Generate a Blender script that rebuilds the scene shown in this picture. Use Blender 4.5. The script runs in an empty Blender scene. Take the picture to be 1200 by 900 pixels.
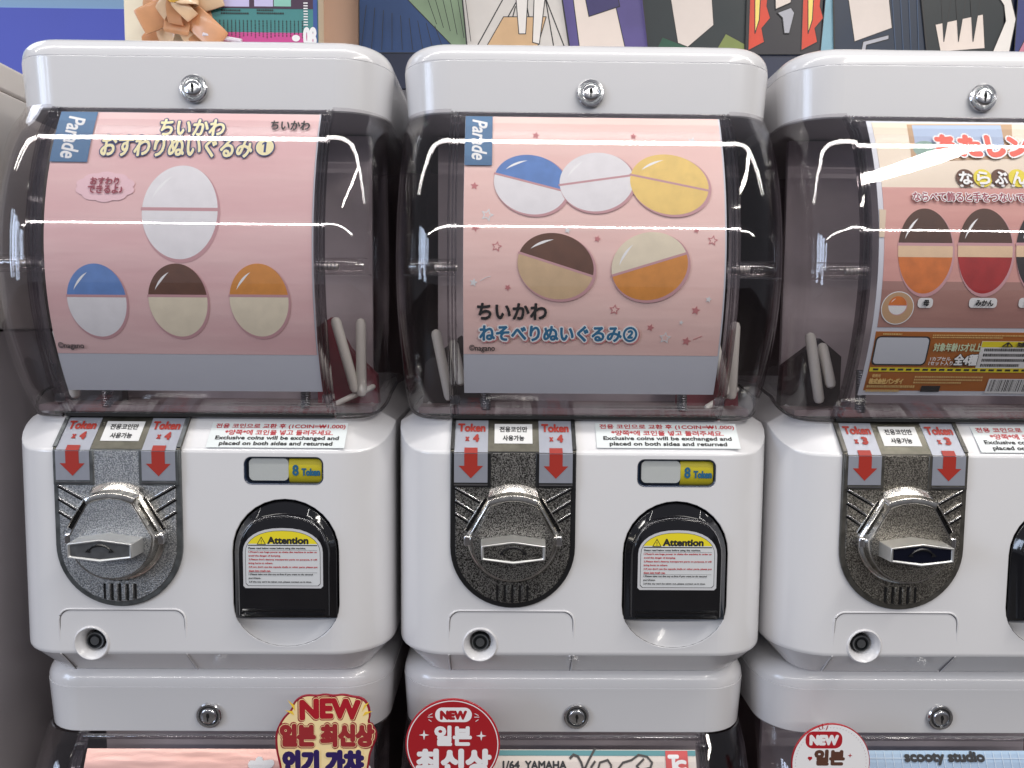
import bpy, bmesh, math, random
from mathutils import Vector, Matrix
from mathutils.geometry import tessellate_polygon
random.seed(7)
SC = bpy.context.scene
COL = SC.collection
R = math.radians

# ------------------------------------------------------------------ camera
CAM_P = Vector((-0.07714, -0.71091, -0.21138))
YAW, PITCH, ROLL, FPX = R(-0.62881), R(-4.41557), R(-0.48828), 891.5
CROT = Matrix.Rotation(YAW, 3, 'Z') @ Matrix.Rotation(PITCH, 3, 'X') @ Matrix.Rotation(ROLL, 3, 'Y')
cd = bpy.data.cameras.new('camera')
cam = bpy.data.objects.new('camera', cd); COL.objects.link(cam)
cd.sensor_width = 36; cd.lens = 36 * FPX / 1200; cd.clip_start = 0.02; cd.clip_end = 100
cam.matrix_world = Matrix.Translation(CAM_P) @ (CROT @ Matrix.Rotation(R(90), 3, 'X')).to_4x4()
SC.camera = cam

# ------------------------------------------------------------------ room light (indoor shop, no sun)
w = bpy.data.worlds.new("World"); SC.world = w; w.use_nodes = True
w.node_tree.nodes['Background'].inputs[0].default_value = (0.86, 0.88, 1.0, 1)
w.node_tree.nodes['Background'].inputs[1].default_value = 0.19
def area(name, loc, target, sx, sy, power, col):
    l = bpy.data.lights.new(name, 'AREA'); l.shape = 'RECTANGLE'; l.size = sx; l.size_y = sy
    l.energy = power; l.color = col
    o = bpy.data.objects.new(name, l); COL.objects.link(o); o.location = loc
    d = Vector(target) - Vector(loc)
    o.rotation_euler = d.to_track_quat('-Z', 'Y').to_euler()
    return o
LH = 1.09
a = area('ceiling_tube_near', (0.0, -0.57, LH), (0, -0.57, 0), 5.0, 0.085, 28, (1, .965, .92))
a.rotation_euler = (0, 0, 0)
a = area('ceiling_tube_far', (0.0, -3.25, LH), (0, -3.25, 0), 7.0, 0.10, 104, (1, .97, .94))
a.rotation_euler = (0, 0, 0)
a = area('ceiling_tube_side', (0.98, -1.32, LH), (0, 0, 0), 0.11, 1.5, 20, (1, .95, .88))
a.rotation_euler = (0, 0, R(-9))
for wx, wy, wz, ws, wh, wp in ((-3.3, -1.55, .30, .22, 1.3, 8), (-3.25, -1.95, .45, .30, 1.0, 9), (-3.2, -2.35, .20, .26, 1.4, 10), (-3.1, -2.8, .40, .16, .8, 4)):
    area('shop_window_pane', (wx, wy, wz), (0, 0, -.3), ws, wh, wp, (.66, .78, 1))
area('shop_window_upper', (-2.3, 0.9, 1.6), (0.0, .6, 0.1), 1.2, 0.8, 12, (.85, .9, 1))

SC.view_settings.view_transform = 'Standard'; SC.view_settings.look = 'None'
SC.view_settings.exposure = 0.14; SC.view_settings.gamma = 1.0
SC.view_settings.use_curve_mapping = False
SC.cycles.max_bounces = 12; SC.cycles.transparent_max_bounces = 40
SC.cycles.caustics_reflective = False; SC.cycles.caustics_refractive = False

# ------------------------------------------------------------------ materials
def lin(c):
    c = c / 255
    return c / 12.92 if c <= .04045 else ((c + .055) / 1.055) ** 2.4
def S(r, g, b): return (lin(r), lin(g), lin(b), 1)
MC = {}
def mat(name, col=(.8, .8, .8, 1), rough=.4, metal=0, coat=0, bump=None, vary=0, vscale=20, ior=1.5):
    if name in MC: return MC[name]
    m = bpy.data.materials.new(name); m.use_nodes = True; MC[name] = m
    nt = m.node_tree; b = nt.nodes['Principled BSDF']
    b.inputs['Base Color'].default_value = col
    b.inputs['Roughness'].default_value = rough; b.inputs['Metallic'].default_value = metal
    b.inputs['Coat Weight'].default_value = coat; b.inputs['Coat Roughness'].default_value = .08
    b.inputs['IOR'].default_value = ior
    tc = nt.nodes.new('ShaderNodeTexCoord')
    if vary:
        n = nt.nodes.new('ShaderNodeTexNoise'); n.inputs['Scale'].default_value = vscale; n.inputs['Detail'].default_value = 6
        nt.links.new(tc.outputs['Object'], n.inputs['Vector'])
        mx = nt.nodes.new('ShaderNodeMix'); mx.data_type = 'RGBA'
        mr = nt.nodes.new('ShaderNodeMapRange'); mr.inputs[1].default_value = .35; mr.inputs[2].default_value = .65
        nt.links.new(n.outputs['Fac'], mr.inputs[0]); nt.links.new(mr.outputs[0], mx.inputs[0])
        mx.inputs[6].default_value = tuple(max(0, c * (1 - vary)) for c in col[:3]) + (1,)
        mx.inputs[7].default_value = tuple(min(1, c * (1 + vary)) for c in col[:3]) + (1,)
        nt.links.new(mx.outputs[2], b.inputs['Base Color'])
        r2 = nt.nodes.new('ShaderNodeMapRange'); r2.inputs[3].default_value = rough * .85; r2.inputs[4].default_value = rough * 1.2
        nt.links.new(n.outputs['Fac'], r2.inputs[0]); nt.links.new(r2.outputs[0], b.inputs['Roughness'])
    if bump:
        n = nt.nodes.new('ShaderNodeTexNoise'); n.inputs['Scale'].default_value = bump[0]; n.inputs['Detail'].default_value = bump[2] if len(bump) > 2 else 3
        nt.links.new(tc.outputs['Object'], n.inputs['Vector'])
        bp = nt.nodes.new('ShaderNodeBump'); bp.inputs['Distance'].default_value = bump[1]
        nt.links.new(n.outputs['Fac'], bp.inputs['Height']); nt.links.new(bp.outputs[0], b.inputs['Normal'])
    return m
def clear(name, tint, rough=.02, ior=1.5, boost=1.0, bump=None):
    if name in MC: return MC[name]
    m = bpy.data.materials.new(name); m.use_nodes = True; MC[name] = m
    nt = m.node_tree; nt.nodes.clear()
    out = nt.nodes.new('ShaderNodeOutputMaterial'); mx = nt.nodes.new('ShaderNodeMixShader')
    t = nt.nodes.new('ShaderNodeBsdfTransparent'); g = nt.nodes.new('ShaderNodeBsdfGlossy'); f = nt.nodes.new('ShaderNodeFresnel')
    t.inputs[0].default_value = tint; g.inputs['Roughness'].default_value = rough; f.inputs[0].default_value = ior
    g.inputs[0].default_value = (1, 1, 1, 1)
    if bump:
        tc = nt.nodes.new('ShaderNodeTexCoord'); n = nt.nodes.new('ShaderNodeTexNoise'); n.inputs['Scale'].default_value = bump[0]
        n.inputs['Detail'].default_value = 2
        nt.links.new(tc.outputs['Object'], n.inputs['Vector'])
        bp = nt.nodes.new('ShaderNodeBump'); bp.inputs['Distance'].default_value = bump[1]
        nt.links.new(n.outputs['Fac'], bp.inputs['Height']); nt.links.new(bp.outputs[0], g.inputs['Normal'])
    ge = nt.nodes.new('ShaderNodeNewGeometry'); mi = nt.nodes.new('ShaderNodeMapRange'); mi.inputs[3].default_value = ior; mi.inputs[4].default_value = 1 / ior
    nt.links.new(ge.outputs['Backfacing'], mi.inputs[0]); nt.links.new(mi.outputs[0], f.inputs[0])
    mt = nt.nodes.new('ShaderNodeMath'); mt.operation = 'MULTIPLY'; mt.inputs[1].default_value = boost; mt.use_clamp = True
    nt.links.new(f.outputs[0], mt.inputs[0]); nt.links.new(mt.outputs[0], mx.inputs[0])
    nt.links.new(t.outputs[0], mx.inputs[1]); nt.links.new(g.outputs[0], mx.inputs[2]); nt.links.new(mx.outputs[0], out.inputs[0])
    return m
def speckle(name, dark, light, rough=.3, scale=1000, dist=.0006):
    m = mat(name, dark, rough, .9)
    nt = m.node_tree; b = nt.nodes['Principled BSDF']; tc = nt.nodes['Texture Coordinate']
    v = nt.nodes.new('ShaderNodeTexNoise'); v.inputs['Scale'].default_value = scale; v.inputs['Detail'].default_value = 2
    nt.links.new(tc.outputs['Object'], v.inputs['Vector'])
    mr = nt.nodes.new('ShaderNodeMapRange'); mr.inputs[1].default_value = .42; mr.inputs[2].default_value = .6
    nt.links.new(v.outputs['Fac'], mr.inputs[0])
    mx = nt.nodes.new('ShaderNodeMix'); mx.data_type = 'RGBA'; mx.inputs[6].default_value = dark; mx.inputs[7].default_value = light
    nt.links.new(mr.outputs[0], mx.inputs[0]); nt.links.new(mx.outputs[2], b.inputs['Base Color'])
    bp = nt.nodes.new('ShaderNodeBump'); bp.inputs['Distance'].default_value = dist; bp.inputs['Strength'].default_value = 1
    nt.links.new(v.outputs['Fac'], bp.inputs['Height']); nt.links.new(bp.outputs[0], b.inputs['Normal'])
    return m

M_WHITE = mat('white_plastic', (.76, .755, .77, 1), .24, coat=.5, bump=(40, .00008), vary=.012, vscale=3)
M_WHITE2 = mat('white_plastic_smooth', (.76, .755, .77, 1), .3, coat=.3)
M_SEAM = mat('seam_shadow_gap', (.12, .11, .12, 1), .6)
M_SIDE = clear('smoky_side_plastic', (.925, .912, .918, 1), .03, 1.5, 1.0, (25, .0004))
M_PANEL = clear('clear_front_plastic', (.985, .98, .985, 1), .02, 1.5, 1.0, (14, .00012))
M_RAIL = clear('clear_rail_plastic', (.72, .70, .72, 1), .05, 1.6, 1.8)
M_PIN = clear('clear_pin_plastic', (.9, .88, .88, 1), .05, 1.6, 1.5)
M_INT = mat('inside_dark_grey_plastic', S(206, 196, 200), .6, vary=.15, vscale=14)
M_INTFLOOR = mat('inside_floor', S(150, 132, 134), .4, vary=.3, vscale=18)
M_ARM = mat('cream_plastic_arm', S(238, 236, 228), .4)
M_MAROON = mat('maroon_hopper', S(138, 62, 74), .45)
M_BLUEBALL = mat('blue_capsule_shell', S(36, 72, 110), .25)
M_SPRING = mat('threaded_steel', S(150, 150, 155), .35, .9)
M_CHROME = mat('chrome', (.78, .78, .79, 1), .16, 1)
M_CHROME2 = mat('worn_chrome', (.66, .64, .60, 1), .22, 1, vary=.15, vscale=160, bump=(200, .00008))
M_SATIN = mat('satin_steel', (.82, .82, .80, 1), .38, .9)
M_DCHROME = mat('dark_chrome', (.16, .17, .18, 1), .18, .9)
M_BLACK = mat('black_plastic', (.012, .012, .013, 1), .25)
M_HOLE = mat('keyhole_black', (.004, .004, .004, 1), .8)
M_RIM = {0: mat('rim_grey_wear_reflection', (.13, .14, .145, 1), .3, .5, vary=.3, vscale=80), 1: mat('rim_black_plastic', (.012, .012, .013, 1), .3),  # grey rim: wear plus room reflection put into the colour
         2: mat('rim_bronze_grey', (.09, .085, .075, 1), .3, .4, vary=.3, vscale=80)}
M_PLATE = {0: speckle('hammered_plate_light', (.22, .23, .24, 1), (.52, .52, .52, 1), .42), 1: speckle('hammered_plate_dark', (.035, .034, .032, 1), (.34, .33, .31, 1), .28),
           2: speckle('hammered_plate_warm', (.09, .083, .072, 1), (.38, .355, .31, 1), .3)}
M_HF = {0: mat('handle_face_grey', (.16, .165, .17, 1), .38, .7, vary=.1, vscale=200), 1: speckle('handle_face_dark', (.03, .03, .028, 1), (.25, .24, .22, 1), .35), 2: mat('handle_face_navy', (.012, .014, .03, 1), .15, .6)}
M_LEDGE = mat('ledge_metal_strip', (.12, .115, .095, 1), .36, .85, vary=.2, vscale=60)
M_LABEL = mat('silver_label', S(158, 161, 172), .35, .3, vary=.03, vscale=60)
M_RED = mat('print_red', S(164, 44, 32), .5)
M_RED2 = mat('print_red_thin', S(190, 40, 50), .5)
M_TXT = mat('print_black', (.02, .02, .022, 1), .5)
M_WPAPER = mat('white_sticker', (.78, .78, .77, 1), .35)
M_CPAPER = clear('clear_sticker', (.90, .93, .95, 1), .1)
M_NOTICE = mat('pale_sticker', S(228, 234, 234), .3)
M_YEL = mat('print_yellow', S(236, 218, 44), .45)
M_BLUE = mat('print_blue', S(45, 120, 165), .45)
M_DOOR = mat('smoked_door', (.008, .008, .010, 1), .07, coat=.6, vary=.1)
M_LIP = clear('door_lip_clear', (.45, .46, .48, 1), .05, 1.5, 2.0)
M_NAVYB = mat('slot_backing_blue', S(45, 75, 110), .4)

# ------------------------------------------------------------------ mesh helpers
def finish(o, smooth=True, ang=38):
    me = o.data
    if smooth and len(me.polygons):
        me.polygons.foreach_set('use_smooth', [True] * len(me.polygons))
        me.set_sharp_from_angle(angle=R(ang))
    return o
def new(name, verts, faces, m, parent=None, smooth=True, idx=None, ang=38, fixn=False):
    me = bpy.data.meshes.new(name)
    me.from_pydata([tuple(v) for v in verts], [], faces)
    ms = m if isinstance(m, (list, tuple)) else [m]
    for x in ms: me.materials.append(x)
    if idx: me.polygons.foreach_set('material_index', idx)
    if fixn:
        b = bmesh.new(); b.from_mesh(me); bmesh.ops.recalc_face_normals(b, faces=b.faces); b.to_mesh(me); b.free()
    o = bpy.data.objects.new(name, me); COL.objects.link(o)
    if parent: o.parent = parent
    return finish(o, smooth, ang)
def bake(o):
    dg = bpy.context.evaluated_depsgraph_get(); dg.update()
    me = bpy.data.meshes.new_from_object(o.evaluated_get(dg))
    o.modifiers.clear(); o.data = me
    return o
def solid(o, th, off, ang=50):
    md = o.modifiers.new('s', 'SOLIDIFY'); md.thickness = th; md.offset = off
    bake(o); return finish(o, True, ang)
def bevel(o, w, seg=2, ang=30):
    md = o.modifiers.new('bevel', 'BEVEL'); md.width = w; md.segments = seg; md.limit_method = 'ANGLE'; md.angle_limit = R(ang)
    md.harden_normals = False
    return o
class MB:
    def __init__(s): s.v = []; s.f = []
    def add(s, v, f):
        n = len(s.v); s.v += [Vector(x) for x in v]; s.f += [tuple(i + n for i in q) for q in f]; return s
    def box(s, x0, x1, y0, y1, z0, z1):
        return s.add([(x0, y0, z0), (x1, y0, z0), (x1, y1, z0), (x0, y1, z0), (x0, y0, z1), (x1, y0, z1), (x1, y1, z1), (x0, y1, z1)],
                     [(0, 3, 2, 1), (4, 5, 6, 7), (0, 1, 5, 4), (1, 2, 6, 5), (2, 3, 7, 6), (3, 0, 4, 7)])
    def prism(s, pts, y0, y1, pts1=None):   # pts (x,z); front at y0 back at y1
        n = len(pts); q = pts1 or pts
        v = [(x, y0, z) for x, z in pts] + [(x, y1, z) for x, z in q]
        f = [tuple(range(n)), tuple(range(2 * n - 1, n - 1, -1))] + [(i, i + n, (i + 1) % n + n, (i + 1) % n) for i in range(n)]
        return s.add(v, f)
    def tube(s, pts, r, n=8, cap=True):
        pts = [Vector(p) for p in pts]; rr = r if isinstance(r, (list, tuple)) else [r] * len(pts)
        v = []; f = []
        for i, p in enumerate(pts):
            d = (pts[min(i + 1, len(pts) - 1)] - pts[max(i - 1, 0)]).normalized()
            a = d.cross(Vector((0.13, .3, .95)) if abs(d.z) < .9 else Vector((1, 0, 0))).normalized(); b = d.cross(a)
            for k in range(n):
                t = 2 * math.pi * k / n; v.append(p + (a * math.cos(t) + b * math.sin(t)) * rr[i])
        for i in range(len(pts) - 1):
            for k in range(n): f.append((i * n + k, i * n + (k + 1) % n, (i + 1) * n + (k + 1) % n, (i + 1) * n + k))
        if cap: f.append(tuple(range(n))[::-1]); f.append(tuple(range((len(pts) - 1) * n, len(pts) * n)))
        return s.add(v, f)
    def lathe(s, cx, cz, prof, n=40):       # profile [(r, y)] about the Y axis
        v = []; f = []
        for r, y in prof:
            for k in range(n):
                t = 2 * math.pi * k / n; v.append((cx + r * math.cos(t), y, cz + r * math.sin(t)))
        for i in range(len(prof) - 1):
            for k in range(n): f.append((i * n + k, i * n + (k + 1) % n, (i + 1) * n + (k + 1) % n, (i + 1) * n + k))
        if prof[0][0] > 1e-5: pass
        return s.add(v, f)
    def build(s, name, m, parent=None, smooth=True, ang=38):
        return new(name, s.v, s.f, m, parent, smooth, ang=ang, fixn=True)
def empty(name, loc=(0, 0, 0)):
    o = bpy.data.objects.new(name, None); COL.objects.link(o); o.location = loc; o.empty_display_size = .02; return o
def tag(o, label=None, cat=None, group=None, kind=None):
    if label: o['label'] = label
    if cat: o['category'] = cat
    if group: o['group'] = group
    if kind: o['kind'] = kind
    return o
def rrect(x0, x1, z0, z1, r, n=6):
    p = []
    for cx, cz, a0 in ((x1 - r, z1 - r, 0), (x0 + r, z1 - r, 90), (x0 + r, z0 + r, 180), (x1 - r, z0 + r, 270)):
        for k in range(n + 1):
            t = R(a0 + 90 * k / n); p.append((cx + r * math.cos(t), cz + r * math.sin(t)))
    return p
def ellipse(cx, cz, rx, rz, n=40, rot=0):
    return [(cx + rx * math.cos(t) * math.cos(rot) - rz * math.sin(t) * math.sin(rot), cz + rx * math.cos(t) * math.sin(rot) + rz * math.sin(t) * math.cos(rot))
            for t in [2 * math.pi * k / n for k in range(n)]]
def star(cx, cz, r, rot=0, k=.48, n=5):
    return [(cx + (r if i % 2 == 0 else r * k) * math.sin(rot + math.pi * i / n), cz + (r if i % 2 == 0 else r * k) * math.cos(rot + math.pi * i / n)) for i in range(2 * n)]

# ------------------------------------------------------------------ where things stand
P = 0.36
def org(m, row): return Vector(((m - 1) * P - .003 * row, .0097 * row, -.5945 * row))
YB = -.022                        # front face of the body
def smooth01(t): t = max(0, min(1, t)); return t * t * (3 - 2 * t)
def paper_y(z): return -.0455 + 2.08 * (z + .155) ** 2
def globe_y(z):
    y = paper_y(z) - .0042
    return y + .0085 * smooth01((z + .043) / .026) + .005 * smooth01((-.272 - z) / .026)
LN = Vector((0, -.0265, .0253)).normalized(); LS = Vector((0, -.0253, -.0265)).normalized(); L0 = Vector((0, .0033, -.30))
class Surf:
    def __init__(s, kind, y=YB): s.k = kind; s.y = y
    def map(s, u, v, h):
        if s.k == 'front': return Vector((u, s.y - h, v))
        if s.k == 'paper': return Vector((u, paper_y(v) - h, v))
        return Vector((u, 0, 0)) + L0 + LS * v + LN * h
    def inv(s, px, py, m=1, row=0):
        d = CROT @ Vector(((px - 600) / FPX, 1, -(py - 450) / FPX)); C = CAM_P - org(m, row)
        if s.k == 'front': t = (s.y - C.y) / d.y
        elif s.k == 'paper':
            t = .66
            for _ in range(30):
                z = C.z + t * d.z; t = (paper_y(z) - C.y) / d.y
        else: t = (L0 - C).dot(LN) / d.dot(LN)
        q = C + t * d
        if s.k == 'ledge': return (q.x, (q - L0).dot(LS))
        return (q.x, q.z)
    def pbox(s, x0, y0, x1, y1, m=1, row=0):  # centre line bbox of a measured rectangle
        xm, ym = (x0 + x1) / 2, (y0 + y1) / 2
        a = s.inv(x0, ym, m, row); b = s.inv(x1, ym, m, row); c = s.inv(xm, y0, m, row); d = s.inv(xm, y1, m, row)
        return (a[0], min(c[1], d[1]), b[0], max(c[1], d[1]))
FRONT = Surf('front'); PAPER = Surf('paper'); LEDGE = Surf('ledge')

TCACHE = {}
def text_mesh(s, shear=0):
    key = (s, shear)
    if key in TCACHE: return TCACHE[key]
    cu = bpy.data.curves.new('t', 'FONT'); cu.body = s; cu.size = 1; cu.shear = shear; cu.resolution_u = 3; cu.fill_mode = 'FRONT' if False else 'BOTH'
    cu.align_x = 'CENTER'
    o = bpy.data.objects.new('t', cu); COL.objects.link(o)
    dg = bpy.context.evaluated_depsgraph_get(); me = o.evaluated_get(dg).to_mesh()
    v = [(a.co.x, a.co.y) for a in me.vertices]; f = [tuple(p.vertices) for p in me.polygons]
    o.evaluated_get(dg).to_mesh_clear(); bpy.data.objects.remove(o); bpy.data.curves.remove(cu)
    TCACHE[key] = (v, f); return v, f
class Print:
    """flat print laid on a surface, collected as one mesh"""
    def __init__(s, surf, h0=.0003): s.s = surf; s.v = []; s.f = []; s.i = []; s.m = []; s.h = h0
    def mi(s, m):
        if m not in s.m: s.m.append(m)
        return s.m.index(m)
    def raw(s, v2, f, m, h):
        n = len(s.v); sv = s.s; flip = -1 if sv.k == 'ledge' else 1
        s.v += [sv.map(x, z, h) for x, z in v2]
        s.f += [tuple(i + n for i in q) for q in f]; s.i += [s.mi(m)] * len(f)
    flat = False
    def lift(s): s.h += 0 if s.flat else .00002
    def poly(s, pts, m):
        s.lift()
        tri = tessellate_polygon([[Vector((x, z, 0)) for x, z in pts]])
        b = bmesh.new(); vs = [b.verts.new((x, 0, z)) for x, z in pts]
        for t in tri:
            if len(set(t)) == 3:
                try: b.faces.new([vs[k] for k in t])
                except ValueError: pass
        if s.s.k == 'paper':
            z0 = min(p[1] for p in pts); z1 = max(p[1] for p in pts); g = .004
            for k in range(int(math.ceil(z0 / g)), int(math.floor(z1 / g)) + 1):
                bmesh.ops.bisect_plane(b, geom=b.verts[:] + b.edges[:] + b.faces[:], plane_co=(0, 0, k * g), plane_no=(0, 0, 1))
        b.verts.index_update()
        s.raw([(q.co.x, q.co.z) for q in b.verts], [tuple(q.index for q in f.verts) for f in b.faces], m, s.h); b.free(); return s
    def rect(s, x0, z0, x1, z1, m): return s.poly([(x0, z0), (x1, z0), (x1, z1), (x0, z1)], m)
    def line(s, pts, w, m):
        for a, b in zip(pts, pts[1:]):
            dx, dz = b[0] - a[0], b[1] - a[1]; l = math.hypot(dx, dz) or 1; nx, nz = -dz / l * w / 2, dx / l * w / 2; ex, ez = dx / l * w * .3, dz / l * w * .3
            s.poly([(a[0] - ex + nx, a[1] - ez + nz), (b[0] + ex + nx, b[1] + ez + nz), (b[0] + ex - nx, b[1] + ez - nz), (a[0] - ex - nx, a[1] - ez - nz)], m)
        return s
    def text(s, t, box, m, bold=0, n=8, shear=0, rot=0, arc=0):
        """fit text to box (x0,z0,x1,z1); bold = stroke growth in metres; rot in quarter turns / radians"""
        v, f = text_mesh(t, shear)
        if not v: return s
        if rot == -1: v = [(y, -x) for x, y in v]
        ax = min(p[0] for p in v); bx = max(p[0] for p in v); az = min(p[1] for p in v); bz = max(p[1] for p in v)
        x0, z0, x1, z1 = box; sg = 1
        if s.s.k == 'ledge': z0, z1 = z1, z0   # v runs downwards on the ledge
        kx = (x1 - x0 - 2 * bold) / (bx - ax); kz = ((z1 - z0) - math.copysign(2 * bold, z1 - z0)) / (bz - az)
        bo = math.copysign(bold, z1 - z0)
        base = [(x0 + bold + (p[0] - ax) * kx, z0 + bo + (p[1] - az) * kz) for p in v]
        if arc:
            xc = (x0 + x1) / 2; base = [(x, z - arc * ((x - xc) / ((x1 - x0) / 2)) ** 2) for x, z in base]
        offs = [(0, 0)] if not bold else [(0, 0)] + [(bold * math.cos(2 * math.pi * k / n), bold * math.sin(2 * math.pi * k / n)) for k in range(n)]
        s.lift()
        for dx, dz in offs:
            s.raw([(x + dx, z + dz) for x, z in base], f, m, s.h); s.h += .000004
        return s
    def build(s, name, parent=None):
        return new(name, s.v, s.f, s.m, parent, False, s.i)

# ------------------------------------------------------------------ the capsule machine
BASE = Vector((0, .12, -.5455))
def outline(hw, yf, yb, r, n=9, rb=.02):
    """plan outline, clockwise from back-left; returns list of (x, y)"""
    p = []
    p.append((-hw, yb - rb))
    p.append((-hw, yf + r + (yb - rb - yf - r) * .5)); p.append((-hw, yf + r + .002))
    for k in range(n + 1):
        t = R(180 + 90 * k / n); p.append((-hw + r + r * math.cos(t), yf + r + r * math.sin(t)))
    p.append((-hw + r + .002, yf)); p.append((0, yf)); p.append((hw - r - .002, yf))
    for k in range(n + 1):
        t = R(270 + 90 * k / n); p.append((hw - r + r * math.cos(t), yf + r + r * math.sin(t)))
    p.append((hw, yf + r + .002)); p.append((hw, yf + r + (yb - rb - yf - r) * .5)); p.append((hw, yb - rb))
    for k in range(4):
        t = R(0 + 90 * (k + .5) / 4); p.append((hw - rb + rb * math.cos(t), yb - rb + rb * math.sin(t)))
    for k in range(4):
        t = R(90 + 90 * (k + .5) / 4); p.append((-hw + rb + rb * math.cos(t), yb - rb + rb * math.sin(t)))
    return p
def loft(secs, name, m, parent, cap=(True, True)):
    """secs: list of lists of 3D points, all the same length"""
    n = len(secs[0]); v = [p for s_ in secs for p in s_]; f = []
    for i in range(len(secs) - 1):
        for k in range(n): f.append((i * n + k, i * n + (k + 1) % n, (i + 1) * n + (k + 1) % n, (i + 1) * n + k))
    if cap[0]: f.append(tuple(range(n))[::-1])
    if cap[1]: f.append(tuple(range((len(secs) - 1) * n, len(secs) * n)))
    return new(name, v, f, m, parent, True, fixn=True, ang=40)
def wn(o):
    md = o.modifiers.new('wn', 'WEIGHTED_NORMAL'); md.keep_sharp = True; md.weight = 60; return o
RISE = .026
def rise(y, yf): return RISE * smooth01((y - yf - .004) / .062)

def boolean(o, cutter, op='DIFFERENCE'):
    md = o.modifiers.new('b', 'BOOLEAN'); md.object = cutter; md.operation = op; md.solver = 'EXACT'; md.use_self = False
    bake(o); bpy.data.objects.remove(cutter); return o

# measured centres on the middle machine
LOCK = FRONT.inv(562.5, 755.5); KN = Surf('front', -.037).inv(601.3, 633.1)
def stadium(cx, hw, z0, z1, n=16, flat_bottom=False):
    p = []
    for k in range(n + 1):
        t = math.pi * k / n; p.append((cx + hw * math.cos(t), z1 - hw + hw * math.sin(t)))
    if flat_bottom: p += [(cx - hw, z0), (cx + hw, z0)]
    else:
        for k in range(n + 1):
            t = math.pi + math.pi * k / n; p.append((cx + hw * math.cos(t), z0 + hw * .82 + hw * .82 * math.sin(t)))
    return p

def lock_parts(parent_root, cx, cz, y, rad, name='cap_lock', tilt=.0):
    prof = [(rad, y + .001), (rad, y - .0012), (rad * .93, y - .0022), (rad * .80, y - .0024), (rad * .74, y - .0012), (rad * .66, y - .0012), (rad * .60, y - .0030), (rad * .54, y - .0036), (rad * .30, y - .0038), (0.00001, y - .0038)]
    o = MB().lathe(cx, cz, prof, 48).build(name, M_CHROME, parent_root)
    g = MB().lathe(cx, cz, [(rad * .79, y - .0019), (rad * .75, y - .00145), (rad * .66, y - .00145), (rad * .62, y - .0019)], 40).build('lock_groove', M_DCHROME, o)
    k = MB()
    k.prism([(cx + x * math.cos(tilt) - z * math.sin(tilt), cz + x * math.sin(tilt) + z * math.cos(tilt)) for x, z in
             [(-.0006, -.0045), (.0006, -.0045), (.0007, -.001), (.0016, -.0005), (.0016, .0012), (.0008, .0036), (-.0008, .0036), (-.0016, .0012), (-.0008, -.001)]], y - .0041, y - .0034)
    k.build('keyhole', M_HOLE, o)
    return o

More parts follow.
